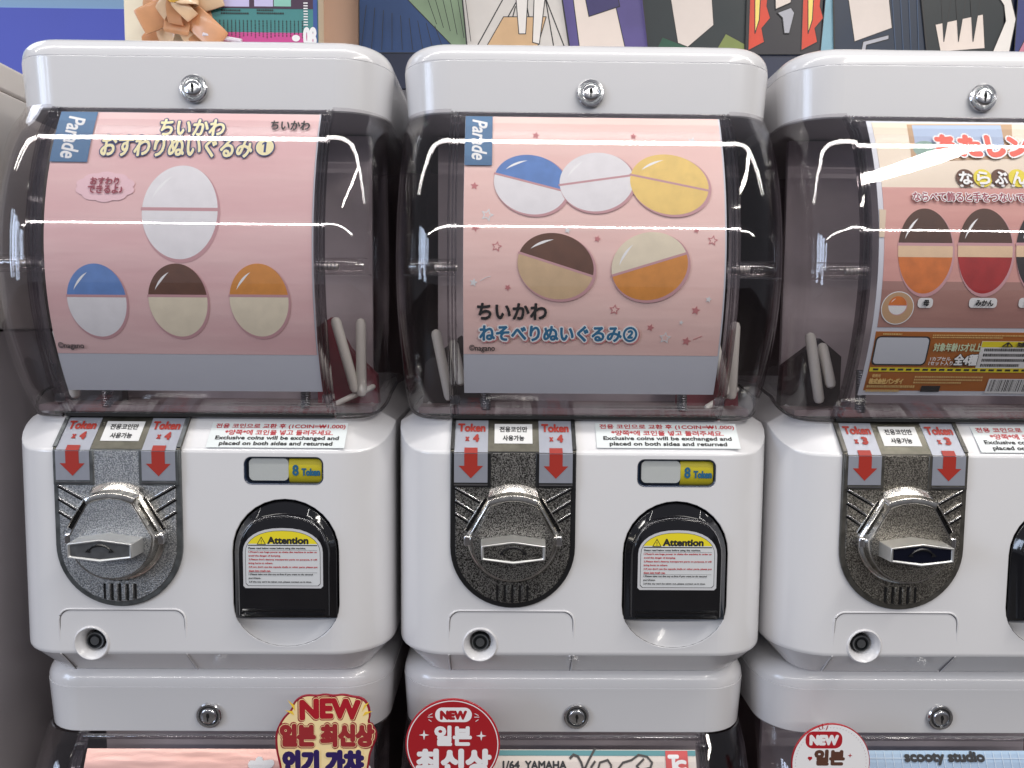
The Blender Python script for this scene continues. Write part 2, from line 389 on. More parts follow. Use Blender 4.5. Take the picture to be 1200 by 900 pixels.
def build_machine():
    root = empty('capsule_machine', BASE)
    parts = []
    def reg(o): parts.append(o); return o
    # ---- cap
    HWc = .1745
    def capsec(z, ins):
        ins += .0030 * max(0, min(1, (.0268 - z) / .0453))   # lean added to darken the cap face: it tilts in towards its foot
        return [(x, y, z) for x, y in outline(HWc - ins, 0 + ins, .30 - ins, .046 - ins)]
    rt = .017
    secs = [capsec(-.0185, .004), capsec(-.0187, .0012), capsec(-.0175, .0), capsec(-.015, 0), capsec(.0268, 0), capsec(.0278, 0), capsec(.0280, .0009), capsec(.0286, .0009), capsec(.0288, .0003), capsec(.0298, .0003)]
    for k in range(1, 9):
        t = R(90 * k / 8); secs.append(capsec(.0298 + rt * math.sin(t), .0003 + rt * (1 - math.cos(t))))
    secs.append(capsec(.0468, .03)); 
    o = reg(loft(secs, 'cap', M_WHITE, root)); wn(o)
    reg(lock_parts(root, 0, 0, 0, .0125))
    # ---- body
    HWb = .1775
    def bsec(z, ins, top=0):
        out = []
        for x, y in outline(HWb - ins, YB + ins, .30 - ins, max(.052 - ins, .02)):
            out.append((x, y, z + (rise(y, YB + ins) if top else 0)))
        return out
    secs = [bsec(-.5457, .034), bsec(-.5457, .0275), bsec(-.5450, .0262), bsec(-.5430, .0240), bsec(-.5200, .0024), bsec(-.5190, .0010), bsec(-.5172, .0002), bsec(-.5150, 0), bsec(-.36, 0),
            bsec(-.3300, 0, 1), bsec(-.3285, .0002, 1), bsec(-.3268, .0014, 1), bsec(-.3256, .0026, 1)]
    n = 5
    for k in range(n + 1):
        t = k / n; secs.append(bsec(-.3246 + .0246 * t, .0036 + .0217 * t, 1))
    secs.append(bsec(-.2998, .028, 1)); secs.append(bsec(-.312, .030, 0))
    body = loft(secs, 'body', M_WHITE, None)
    # openings
    cx = .0832
    body = boolean(body, MB().prism(stadium(cx, .0488, -.5112, -.3720), -.06, .05).build('c', M_WHITE))
    body = boolean(body, MB().prism(rrect(.0465, .1183, -.3585, -.3332, .0065), -.06, -.004).build('c', M_WHITE))
    body = boolean(body, MB().lathe(LOCK[0], LOCK[1], [(0.00001, -.04), (.0152, -.04), (.0152, .008), (0.00001, .008)], 40).build('c', M_WHITE))
    finish(body, True, 30); bevel(body, .0006, 2, 50); wn(body); body.parent = root
    reg(body)
    # flap recess liner
    lin_ = MB()
    st = stadium(cx, .0487, -.5112, -.3721)
    v = [(x, YB + .001, z) for x, z in st] + [(x, .049, z) for x, z in st]; nn = len(st)
    lin_.add(v, [(i, (i + 1) % nn, (i + 1) % nn + nn, i + nn) for i in range(nn)] + [tuple(range(nn, 2 * nn))])
    reg(lin_.build('prize_chute', M_BLACK, root))
    # white scoop below the door
    sc_ = []; ff = []; NA = 20; NB = 8
    for i in range(NA + 1):
        t = math.pi + math.pi * i / NA
        hw = .0484; bx, bz = cx + hw * math.cos(t), -.5112 + hw * .82 + hw * .82 * math.sin(t) + .0004
        bz = min(bz, -.4838)
        tx = cx + hw * math.cos(t) * .98
        for j in range(NB + 1):
            q = j / NB
            z = bz + (-.4838 - bz) * (q ** 1.0); x = bx + (tx - bx) * q
            dep = .020 * (1 - (1 - q) ** 1.0) if True else 0
            depth = .017 * q ** .8 * (0.35 + .65 * math.sin(math.pi * i / NA))
            sc_.append((x, YB + .0006 + depth, z))
    for i in range(NA):
        for j in range(NB): a_ = i * (NB + 1) + j; ff.append((a_, a_ + NB + 1, a_ + NB + 2, a_ + 1))
    reg(new('chute_scoop', sc_, ff, M_WHITE2, root))
    # prize door
    def arch(ins, z0): return stadium(cx, .0472 - ins, z0, -.3740 - ins, 20, True)
    secs = []
    for ins, y in ((.0, YB + .010), (.0, YB + .0006), (.0008, YB - .0008), (.0045, YB - .0030), (.0062, YB - .0070), (.0072, YB - .0082), (.0085, YB - .0086)):
        pts = arch(ins, -.4832 if ins < .004 else -.4788)
        pts = [(x, z - (.0065 * smooth01((z + .395) / .02) if ins > .004 else 0)) for x, z in pts]
        secs.append([(x, y, z) for x, z in pts])
    door = reg(loft(secs, 'prize_door', M_DOOR, root, (False, True)))
    b = MB().box(cx - .0375, cx + .0375, YB - .0125, YB - .0080, -.4784, -.4770).box(cx - .0375, cx + .0375, YB - .0112, YB - .0080, -.4730, -.4722)
    b.build('door_lip', M_LIP, door)
    ed = MB()
    pts = [(x, z) for x, z in arch(.0068, -.4832)][2:19]
    ed.tube([(x, YB - .0083, z - .0060 * smooth01((z + .395) / .02)) for x, z in pts], .00035, 6).build('door_edge', M_CHROME, door)
    # price window
    wx0, wx1, wz0, wz1 = .0468, .1180, -.3582, -.3335
    wf = MB()
    o1 = rrect(wx0 - .0002, wx1 + .0002, wz0 - .0002, wz1 + .0002, .0065); o2 = rrect(wx0 + .0006, wx1 - .0006, wz0 + .0006, wz1 - .0006, .0060); k = len(o1)
    v = [(x, YB - .0003, z) for x, z in o1] + [(x, YB + .0005, z) for x, z in o2] + [(x, YB + .008, z) for x, z in o2]
    wf.add(v, [(i, (i + 1) % k, (i + 1) % k + k, i + k) for i in range(k)] + [(i + k, (i + 1) % k + k, (i + 1) % k + 2 * k, i + 2 * k) for i in range(k)])
    fr = reg(wf.build('price_window', mat('window_frame_dark', S(44, 56, 80), .3), root))
    MB().box(wx0, wx1, YB + .0085, YB + .0095, wz0, wz1).build('window_backing', M_NAVYB, fr)
    s1 = []
    MB().prism(rrect(wx0 + .0035, wx0 + .0395, wz0 + .0030, wz1 - .0012, .0045), YB + .0022, YB + .0080).build('blank_card', mat('milky_card', S(226, 230, 228), .35), fr)
    bevel(fr.children[-1], .0006)
    yv = []; yf_ = []; K = 12
    xa, xb = wx0 + .0396, wx1 - .0014
    for i in range(K + 1):
        t = R(-80 + 160 * i / K); zc = (wz0 + wz1) / 2; yy = YB + .0070 - .0050 * math.cos(t); zz = zc + .0120 * math.sin(t)
        yv += [(xa, yy, zz), (xb, yy, zz)]
    for i in range(K): yf_.append((2 * i, 2 * i + 1, 2 * i + 3, 2 * i + 2))
    new('token_count_card', yv, yf_, M_YEL, fr)
    pw = Print(Surf('front', YB + .0020), .0003)
    pw.text('8', (xa + .0035, wz0 + .0075, xa + .0093, wz1 - .0068), M_BLUE, .0005)
    pw.text('Token', (xa + .0118, wz0 + .0075, xa + .0290, wz1 - .0100), M_BLUE, .00045)
    pw.build('printed_text', fr)
    MB().prism(rrect(wx0 + .0012, wx1 - .0012, wz0 + .0012, wz1 - .0012, .0055), YB + .0002, YB + .0008).build('window_pane', clear('window_pane_clear', (.95, .95, .95, 1), .04, 1.45), fr)
    # service door: a thin panel with a raised seam running down over the chamfer
    dx0, zt = FRONT.inv(527.0, 716.6); dx1 = FRONT.inv(671.5, 719)[0]; rr = .010
    path = [(dx0, YB, -.5176)]
    cr = []
    for k2 in range(9):
        t = R(180 - 90 * k2 / 8); cr.append((dx0 + rr + rr * math.cos(t), zt - rr + rr * math.sin(t)))
    for k2 in range(9):
        t = R(90 - 90 * k2 / 8); cr.append((dx1 - rr + rr * math.cos(t), zt - rr + rr * math.sin(t)))
    ch0 = Vector((0, YB + .0002, -.5176)); ch1 = Vector((0, YB + .0236, -.5440))
    full = [(dx0, ch1.y, ch1.z), (dx0, ch0.y + .0012, ch0.z - .0014)] + [(x, YB, z) for x, z in cr] + [(dx1, ch0.y + .0012, ch0.z - .0014), (dx1, ch1.y, ch1.z)]
    outer = [(x + (-.0009 if i < len(full) / 2 else .0009), y, z + (.0009 if 3 < i < len(full) - 4 else 0)) for i, (x, y, z) in enumerate(full)]
    reg(MB().tube(outer, .0009, 8).build('door_seam_bead', M_WHITE2, root))
    reg(MB().tube(full, .00042, 6).build('door_seam', M_SEAM, root))
    # service lock: boss ring with recessed barrel
    bx, bz = LOCK
    prof = [(.0150, .006), (.0166, .006), (.0166, YB - .0001), (.0160, YB - .0009), (.0152, YB - .0012), (.0140, YB - .0004), (.0120, YB + .0035), (.0103, YB + .0065), (.0098, YB + .0085), (.0098, YB + .014), (.0096, YB + .02), (.00001, YB + .02)]
    sl = reg(MB().lathe(bx, bz, prof, 48).build('service_lock', M_WHITE2, root))
    MB().lathe(bx, bz, [(.0080, YB + .02), (.0080, YB + .0062), (.0074, YB + .0054), (.0058, YB + .0054), (.0056, YB + .0070), (.0046, YB + .0070), (.0044, YB + .0056), (.00001, YB + .0056)], 36).build('lock_barrel', mat('lock_dark_metal', (.05, .055, .06, 1), .3, .7), sl)
    nb = MB(); nb.lathe(bx, bz, [(.0078, YB + .0058), (.0073, YB + .0052), (.0068, YB + .0052), (.0066, YB + .0058)], 36).lathe(bx, bz, [(.0040, YB + .0057), (.0040, YB + .0050), (.00001, YB + .0050)], 24).build('lock_ring', mat('lock_grey_metal', (.22, .23, .24, 1), .3, .8), sl)
    # ---- coin panel
    X0, X1 = -.1252, -.0102; xc = (X0 + X1) / 2; hw = (X1 - X0) / 2; zb = -.4724
    def U(ins, top):
        h_ = hw - ins; c_ = zb + hw; p = [(xc + h_ * math.cos(t), c_ + h_ * math.sin(t)) for t in [math.pi + math.pi * k / 28 for k in range(29)]]
        return p + [(xc + h_, top), (xc - h_, top)]
    cp = reg(MB().prism(U(0, -.3263), YB - .0030, YB + .002).build('coin_panel', M_RIM[1], root)); bevel(cp, .0009)
    pl = MB().prism(U(.0046, -.3275), YB - .0036, YB).build('hammered_plate', M_PLATE[1], cp); bevel(pl, .0005)
    ls = MB()
    v = []
    for (s_, h_) in ((0.0, .0), (0.0, .0022), (.0386, .0022), (.0372, .0)):
        for x in (X0, X1): v.append(LEDGE.map(x, s_, h_))
    ls.add(v, [(0, 1, 3, 2), (2, 3, 5, 4), (4, 5, 7, 6), (0, 2, 4, 6), (1, 7, 5, 3)])
    lg = ls.build('ledge_strip', M_LEDGE, cp); bevel(lg, .0006)
    rb_ = MB(); rv = []
    for (s_, h_) in ((.001, .0022), (.001, .0036), (.0365, .0036), (.0365, .0022)):
        for x in (X0, X0 + .0035): rv.append(LEDGE.map(x, s_, h_))
    rb_.add(rv, [(0, 1, 3, 2), (2, 3, 5, 4), (4, 5, 7, 6), (0, 2, 4, 6), (1, 7, 5, 3)])
    rb_.build('ledge_rail', M_RIM[1], cp)
    MB().add([p + Vector((X1 - X0 - .0035, 0, 0)) for p in rv], [(0, 1, 3, 2), (2, 3, 5, 4), (4, 5, 7, 6), (0, 2, 4, 6), (1, 7, 5, 3)]).build('ledge_rail', M_RIM[1], cp)
    # diagonal fins and bottom ribs
    F2 = Surf('front', YB - .0038)
    for (ax, az, bx2, bz2) in ((534, 571, 564, 588), (534, 586, 560, 602.5), (534, 601, 553, 613)):
        for sgn in (1, -1):
            a_ = F2.inv(ax, az); b_ = F2.inv(bx2, bz2)
            if sgn < 0: a_ = (2 * xc - a_[0], a_[1]); b_ = (2 * xc - b_[0], b_[1])
            d = Vector((b_[0] - a_[0], 0, b_[1] - a_[1])).normalized(); n_ = Vector((-d.z, 0, d.x)); 
            if n_.z < 0: n_ = -n_
            mb = MB(); A = Vector((a_[0], 0, a_[1])); B = Vector((b_[0], 0, b_[1])); w_ = .0007
            q = [A - n_ * w_, B - n_ * w_, B + n_ * w_, A + n_ * w_]
            mb.prism([(p.x, p.z) for p in q], YB - .0050, YB - .0034)
            bevel(mb.build('fin', M_CHROME, cp), .0003)
            q = [A - n_ * .0026, B - n_ * .0026, B - n_ * .0009, A - n_ * .0009]
            MB().prism([(p.x, p.z) for p in q], YB - .0039, YB - .0034).build('fin_groove', M_BLACK, cp)
    for k in range(5):
        x = xc + (k - 2) * .0070
        zz0 = zb + hw - math.sqrt((hw - .0050) ** 2 - (x - xc) ** 2) + .0006
        MB().box(x - .0010, x + .0010, YB - .0040, YB - .0034, zz0, -.4505).build('rib_groove', M_BLACK, cp)
        if k < 4:
            x2 = x + .0035
            zz1 = zb + hw - math.sqrt((hw - .0050) ** 2 - (x2 - xc) ** 2) + .0006
            bevel(MB().box(x2 - .0019, x2 + .0019, YB - .0048, YB - .0034, zz1, -.4505).build('rib', M_PLATE[1], cp), .0005)
    for sx in (-1, 1):
        o_ = MB().box(xc + sx * .0385 - .0182, xc + sx * .0385 + .0182, YB - .0046, YB - .0030, -.3592, -.3268).build('slot_surround', M_RIM[1], cp); bevel(o_, .0008)
    # ---- knob
    def kout(s=1.0):
        p = [(.0191 * s * (1 - 2 * k / 8), math.sqrt(max(0, (.0391 ** 2) - (.0191 * (1 - 2 * k / 8)) ** 2)) * s) for k in range(9)]
        a0 = math.atan2(.002, -.0375)
        N = 34
        for k in range(N + 1):
            t = math.pi - .053 + (math.pi + .106) * k / N
            p.append((.0376 * s * math.cos(t), .0376 * s * math.sin(t)))
        return p
    kx, kz = KN
    secs = []
    for s_, y in ((1.15, YB - .0036), (1.13, YB - .0060), (1.05, YB - .0080), (1.02, YB - .0150), (1.0, YB - .0172)):
        secs.append([(kx + x, y, kz + z) for x, z in kout(s_)])
    knob = reg(loft(secs, 'coin_knob', M_CHROME2, root, (False, True)))
    kp = MB().prism([(kx + x, kz + z) for x, z in kout(.965)], YB - .0178, YB - .0170).build('knob_face', M_PLATE[1], knob); bevel(kp, .0004)
    # chrome crown
    cw = []
    for (w0, z0_, y0_) in ((.0205, .0335, -.0190), (.0225, .0385, -.0180), (.0235, .0400, -.0110), (.0215, .0465, -.0060)):
        row = []
        for k in range(9):
            t = -1 + 2 * k / 8; row.append((kx + w0 * t, YB + y0_, kz + z0_ + .0050 * (1 - t * t) - .002))
        cw.append(row)
    v = [p for r_ in cw for p in r_]; f = [(i * 9 + k, i * 9 + k + 1, i * 9 + k + 10, i * 9 + k + 9) for i in range(3) for k in range(8)]
    c_ = new('knob_crown', v, f, M_CHROME2, knob); sm = c_.modifiers.new('s', 'SOLIDIFY'); sm.thickness = .003; sm.offset = -1; bevel(c_, .0005)
    for sx in (-1, 1):
        a_ = Vector((sx * .0232, 0, .0345)); b_ = Vector((sx * .0412, 0, .0045)); d = (b_ - a_).normalized(); n_ = Vector((-d.z, 0, d.x)) * (1 if sx < 0 else 1)
        if n_.x * sx < 0: n_ = -n_
        q = [a_, b_, b_ + n_ * .0036, a_ + n_ * .0036]
        MB().prism([(kx + p.x, kz + p.z) for p in q], YB - .0050, YB - .0036).build('coin_slot', M_BLACK, knob)
        q = [a_ + n_ * .0036, b_ + n_ * .0036, b_ + n_ * .0046, a_ + n_ * .0046]
        bevel(MB().prism([(kx + p.x, kz + p.z) for p in q], YB - .0075, YB - .0036).build('slot_edge', M_CHROME2, knob), .0003)
        bevel(MB().box(kx + sx * .0415 - .0030, kx + sx * .0415 + .0030, YB - .0125, YB - .0036, kz - .0065, kz + .0030).build('knob_tab', M_CHROME, knob), .0012)
    # handle
    hx = kx; hz = kz - .0052
    def hexa(ix): return [(hx - .0280 + ix, hz - .0062 + ix * .6), (hx, hz - .0100 + ix), (hx + .0280 - ix, hz - .0062 + ix * .6), (hx + .0280 - ix, hz + .0062 - ix * .6), (hx, hz + .0100 - ix), (hx - .0280 + ix, hz + .0062 - ix * .6)]
    YF = YB - .0375
    hd = MB(); o_, i_ = hexa(0), hexa(.0015)
    v = [(x, YB - .0170, z) for x, z in [(hx + (x - hx) * 1.04, hz + (z - hz) * 1.1) for x, z in o_]] + [(x, YF, z) for x, z in o_] + [(x, YF, z) for x, z in i_] + [(x, YF + .0012, z) for x, z in hexa(.0024)]
    f = []
    for r_ in range(3):
        for k in range(6): f.append((r_ * 6 + k, r_ * 6 + (k + 1) % 6, (r_ + 1) * 6 + (k + 1) % 6, (r_ + 1) * 6 + k))
    hnd = hd.add(v, f).build('knob_handle', M_SATIN, knob, ang=20); bevel(hnd, .0005)
    MB().prism(hexa(.0022), YF + .0011, YF + .003).build('handle_face', M_HF[1], knob)
    ar = []
    for k in range(13):
        t = R(160 - 140 * k / 12); ar.append((hx + .0105 * math.cos(t), YF + .0006, hz - .0035 + .0085 * math.sin(t)))
    MB().tube(ar, [.0003 + .0010 * math.sin(math.pi * k / 12) for k in range(13)], 6).add([(hx - .0125, YF + .0004, hz - .0012), (hx - .0078, YF + .0004, hz - .0018), (hx - .0095, YF + .0004, hz + .0022)], [(0, 1, 2)]).add([(hx + .0125, YF + .0004, hz - .0012), (hx + .0078, YF + .0004, hz - .0018), (hx + .0095, YF + .0004, hz + .0022)], [(0, 2, 1)]).build('turn_arrow', M_BLACK, knob)
    # ---- globe
    SX = .1262
    zs = [-.0175 - .2815 * k / 30 for k in range(31)]
    def hwz(z):
        t = (z + .0175) / -.2815
        return .1700 + .0050 * math.sin(math.pi * t)
    def gsec(z, sgn, ins=0):
        t = smooth01((-.16 - z) / .14)
        yf = globe_y(z); h_ = hwz(z) - ins; r_ = h_ - SX
        cxx = h_ - r_
        if cxx < SX - .0: cxx2 = cxx
        pts = [(SX, yf + (0 if SX <= cxx else 0))] if False else []
        # start at the seam and run round the corner to the back
        pts = []
        a0 = math.asin(max(0, min(1, (SX - cxx) / r_)))
        for k in range(13):
            a_ = a0 + (math.pi / 2 - a0) * k / 12; pts.append((cxx + r_ * math.sin(a_), yf + r_ * (1 - math.cos(a_))))
        ys = pts[-1][1]
        for k in range(1, 6): pts.append((h_, ys + (.26 - ys) * k / 5))
        out = []
        for x, y in pts: out.append((sgn * x, y, z + t * RISE * smooth01((y - yf - .004) / .062)))
        return out
    for sgn in (-1, 1):
        S_ = [gsec(z, sgn) for z in zs]; n = len(S_[0]); v = [p for s_ in S_ for p in s_]
        f = [(i * n + k, i * n + k + 1, (i + 1) * n + k + 1, (i + 1) * n + k) for i in range(len(S_) - 1) for k in range(n - 1)]
        o_ = new('side_cover', v, f, M_SIDE, root, True, ang=60, fixn=False)
        solid(o_, .0022, -1 if sgn > 0 else 1)
        reg(o_)
        # bottom rim strip of the cover
        rim = [Vector(p) + Vector((sgn * .0008, -.0012, .0006)) for p in S_[-1]][:14]
        MB().tube(rim, .0016, 8).build('cover_rim', mat('smoky_rim', (.06, .055, .057, 1), .2, coat=.5), o_)
        st_, ft_ = cornerset = (S_, None)
    # front panel
    pv = []; pf = []; KX = 8; SXP = .1245
    for z in zs:
        for k in range(KX + 1): pv.append((-SXP + 2 * SXP * k / KX, globe_y(z), z))
    pf = [(i * (KX + 1) + k, (i + 1) * (KX + 1) + k, (i + 1) * (KX + 1) + k + 1, i * (KX + 1) + k + 1) for i in range(len(zs) - 1) for k in range(KX)]
    fp = reg(new('front_panel', pv, pf, M_PANEL, root, True, ang=60)); solid(fp, .0022, -1)
    # rails between panel and side covers
    for sgn in (-1, 1):
        for xo, dp, wd in ((.1258, .0075, .0010), (.1225, .0060, .0007), (.1196, .0080, .0008)):
            x0, x1 = sorted((sgn * (xo - wd), sgn * (xo + wd))); v = []; f = []
            for z in zs:
                y0 = globe_y(z) + (.0010 if xo < .1255 else .0002) ; v += [(x0, y0, z), (x1, y0, z), (x1, y0 + dp, z), (x0, y0 + dp, z)]
            for i in range(len(zs) - 1):
                for k in range(4): f.append((i * 4 + k, i * 4 + (k + 1) % 4, i * 4 + 4 + (k + 1) % 4, i * 4 + 4 + k))
            f += [(0, 3, 2, 1), (len(v) - 4, len(v) - 3, len(v) - 2, len(v) - 1)]
            reg(new('seam_rail', v, f, M_RAIL, root, True, ang=40, fixn=True))
        # small clips at both ends of the seam
        for zc, hh in ((-.0270, .0060), (-.2800, .0085)):
            y = globe_y(zc)
            o_ = MB().box(sgn * .1215 - .0045, sgn * .1215 + .0045, y - .0012, y + .006, zc - hh / 2, zc + hh / 2).build('hinge_clip', M_RAIL, root); bevel(o_, .0008); reg(o_)
        # axle pin: clear boss with a ribbed shaft
        zc = -.1615; y = globe_y(zc) + .010
        o_ = MB().tube([(sgn * .120, y, zc), (sgn * .150, y, zc), (sgn * .158, y + .004, zc)], [.0072, .0068, .0060], 16).build('axle_boss', M_PIN, root); reg(o_)
        mb = MB()
        pr = []
        for k in range(13): pr += [(sgn * (.1185 + k * .0016), .0034 if k % 2 else .0028)]
        mb.tube([(x, y, zc) for x, r_ in pr], [r_ for x, r_ in pr], 10); mb.build('ribbed_shaft', mat('shaft_pale_metal', (.7, .69, .66, 1), .3, .6), o_)
        mb = MB().box(min(sgn * .119, sgn * .166), max(sgn * .119, sgn * .166), y - .003, y + .003, zc - .0078, zc - .0066).box(min(sgn * .119, sgn * .162), max(sgn * .119, sgn * .162), y - .003, y + .003, zc + .0066, zc + .0074)
        mb.build('boss_rib', M_PIN, o_)
    # top and bottom bars of the globe
    y = globe_y(-.0205)
    o_ = MB().box(-.1215, .1215, y - .0008, y + .004, -.0222, -.0186).build('top_bar', M_RAIL, root); bevel(o_, .0008); reg(o_)
    y = globe_y(-.297)
    o_ = MB().box(-.1240, .1240, y - .0010, y + .005, -.2992, -.2950).build('bottom_bar', M_RIM[2] if False else mat('smoky_bar', (.03, .03, .03, 1), .2), root); bevel(o_, .0008); reg(o_)
    # ---- inside
    o_ = MB().box(-.146, .146, .085, .091, -.290, -.020).build('inner_wall', M_INT, root); reg(o_)
    o_ = MB().box(-.158, .158, .012, .150, -.296, -.290).build('inner_floor', M_INTFLOOR, root); reg(o_)
    for sx in (-1, 1):
        pts = [(sx * .094, .014, -.292 + .0011 * k) for k in range(38)]
        MB().tube(pts, [.0052 if k % 2 else .0043 for k in range(38)], 14).build('threaded_post', M_SPRING, root); reg(bpy.data.objects[[o.name for o in root.children if o.name.startswith('threaded_post')][-1]])
    def arm(pts, r_, nm='hopper_arm', m=M_ARM):
        P3 = [Vector(p) for p in pts]
        mb = MB(); mb.tube(P3, r_, 10); o_ = mb.build(nm, m, root); reg(o_); return o_
    # cream arms of the hopper: upright bar and slanting bar at each side
    def cap_ends(a, b, r_): 
        a, b = Vector(a), Vector(b); d = (b - a).normalized()
        return [a, a + d * r_ * .3, a + d * r_, b - d * r_, b - d * r_ * .3, b], [r_ * .2, r_ * .75, r_, r_, r_ * .75, r_ * .2]
    for A, B, r_ in (((.1455, .022, -.206), (.1450, .026, -.282), .0050), ((.1205, .022, -.205), (.1400, .026, -.278), .0050), ((.1180, .020, -.290), (.1560, .040, -.272), .0028),
                     ((-.1430, .020, -.216), (-.1290, .024, -.285), .0050), ((-.1270, .030, -.226), (-.1180, .024, -.270), .0050)):
        p_, rr_ = cap_ends(A, B, r_); arm(p_, rr_)
    o_ = MB().prism([(.098, -.290), (.158, -.290), (.156, -.262), (.130, -.236), (.112, -.205), (.098, -.215)], .045, .060).build('hopper_plate', M_MAROON, root); reg(o_)
    o_ = MB().prism([(-.098, -.290), (-.158, -.290), (-.156, -.250), (-.120, -.222), (-.098, -.240)], .050, .062).build('hopper_plate', mat('hopper_dark_grey', S(70, 64, 66), .5), root); reg(o_)
    for o_ in list(root.children): o_.location = -BASE
    return root
proto = build_machine()

def copy_tree(o, parent=None):
    c = o.copy(); COL.objects.link(c)
    if parent: c.parent = parent
    for ch in o.children: copy_tree(ch, c)
    return c
LBL = {(0, 0): 'leftmost upper white capsule machine with a pale worn grey coin panel',
       (1, 0): 'white capsule machine in the middle with a starry pink card and black rimmed coin panel',
       (2, 0): 'white capsule machine cut off at the right, its two token labels reading x 3',
       (0, 1): 'lower white capsule machine under the left one, shiny pink card in its window',
       (1, 1): 'lower white capsule machine under the middle one, with 1/64 YAMAHA on its card',
       (2, 1): 'lower white capsule machine under the right one, with a blue grid card'}
MACH = {}
for row in (0, 1):
    for m in (0, 1, 2):
        o = proto if (row, m) == (0, 0) else copy_tree(proto)
        o.location = BASE + org(m, row)
        tag(o, LBL[(m, row)], 'capsule machine', 'capsule toy machines stacked in two rows')
        MACH[(m, row)] = o
def walk(o):
    for c in o.children: yield c; yield from walk(c)
# each machine's coin panel has its own tones, wear and painted-in reflection: swap whole materials on the copies
for (m, row), o in MACH.items():
    k = (m if row == 0 else (m + 1) % 3)
    for c in walk(o):
        for mm, tab in ((M_RIM[1], M_RIM), (M_PLATE[1], M_PLATE), (M_HF[1], M_HF)):
            if c.type == 'MESH' and c.data.materials and c.data.materials[0] == mm and tab[k] != mm:
                c.material_slots[0].link = 'OBJECT'; c.material_slots[0].material = tab[k]

# ------------------------------------------------------------------ labels and stickers on the machines (parts)
def under(o, m, row=0):
    o.parent = MACH[(m, row)]; o.location = -BASE; return o
FP = Surf('front', YB - .0052)
def token_labels(m, num):
    xc = -.0677
    for sx in (-1, 1):
        x = xc + sx * .0387; w_ = .0152
        # label sheet bent over the fold
        v = [LEDGE.map(x - w_, .0035, .0026), LEDGE.map(x + w_, .0035, .0026), LEDGE.map(x - w_, .0406, .0026), LEDGE.map(x + w_, .0406, .0026),
             (x - w_, YB - .0050, -.3279), (x + w_, YB - .0050, -.3279), (x - w_, YB - .0050, -.3545), (x + w_, YB - .0050, -.3545)]
        o = new('token_label', v, [(0, 2, 3, 1), (2, 4, 5, 3), (4, 6, 7, 5)], M_LABEL, None, False)
        sm = o.modifiers.new('s', 'SOLIDIFY'); sm.thickness = .0004; sm.offset = -1
        under(o, m)
        pr = Print(LEDGE, .0031)
        pr.text('Token', (x - .0128, .0075, x + .0128, .0170), M_RED, .0005)
        pr.text('x', (x - .0058, .0225, x - .0018, .0275), M_RED, .0005)
        pr.text(num, (x + .0012, .0195, x + .0072, .0285), M_RED, .0008)
        pr.rect(x - .0060, .0348, x + .0060, .0408, M_RED)
        a = pr.build('printed_text', o)
        pr = Print(Surf('front', YB - .0050), .0002)
        pr.poly([(x - .0060, -.3278), (x - .0060, -.3390), (x - .0112, -.3390), (x, -.3505), (x + .0112, -.3390), (x + .0060, -.3390), (x + .0060, -.3278)], M_RED)
        pr.build('printed_arrow', o)
        lw = MB().box(x - w_, x + w_, YB - .0058, YB - .0046, -.3570, -.3558).build('label_ledge', M_CHROME, o)
    v = [LEDGE.map(xc - .0175, .0075, .0026), LEDGE.map(xc + .0175, .0075, .0026), LEDGE.map(xc + .0175, .0295, .0026), LEDGE.map(xc - .0175, .0295, .0026)]
    o = new('notice_label', v, [(0, 3, 2, 1)], M_WPAPER, None, False); sm = o.modifiers.new('s', 'SOLIDIFY'); sm.thickness = .0003; sm.offset = -1
    under(o, m)
    pr = Print(LEDGE, .0028)
    pr.text('전용코인만', (xc - .0130, .0105, xc + .0130, .0170), M_TXT, .00022, 6)
    pr.text('사용가능', (xc - .0100, .0205, xc + .0100, .0268), M_TXT, .00022, 6)
    pr.build('printed_text', o)
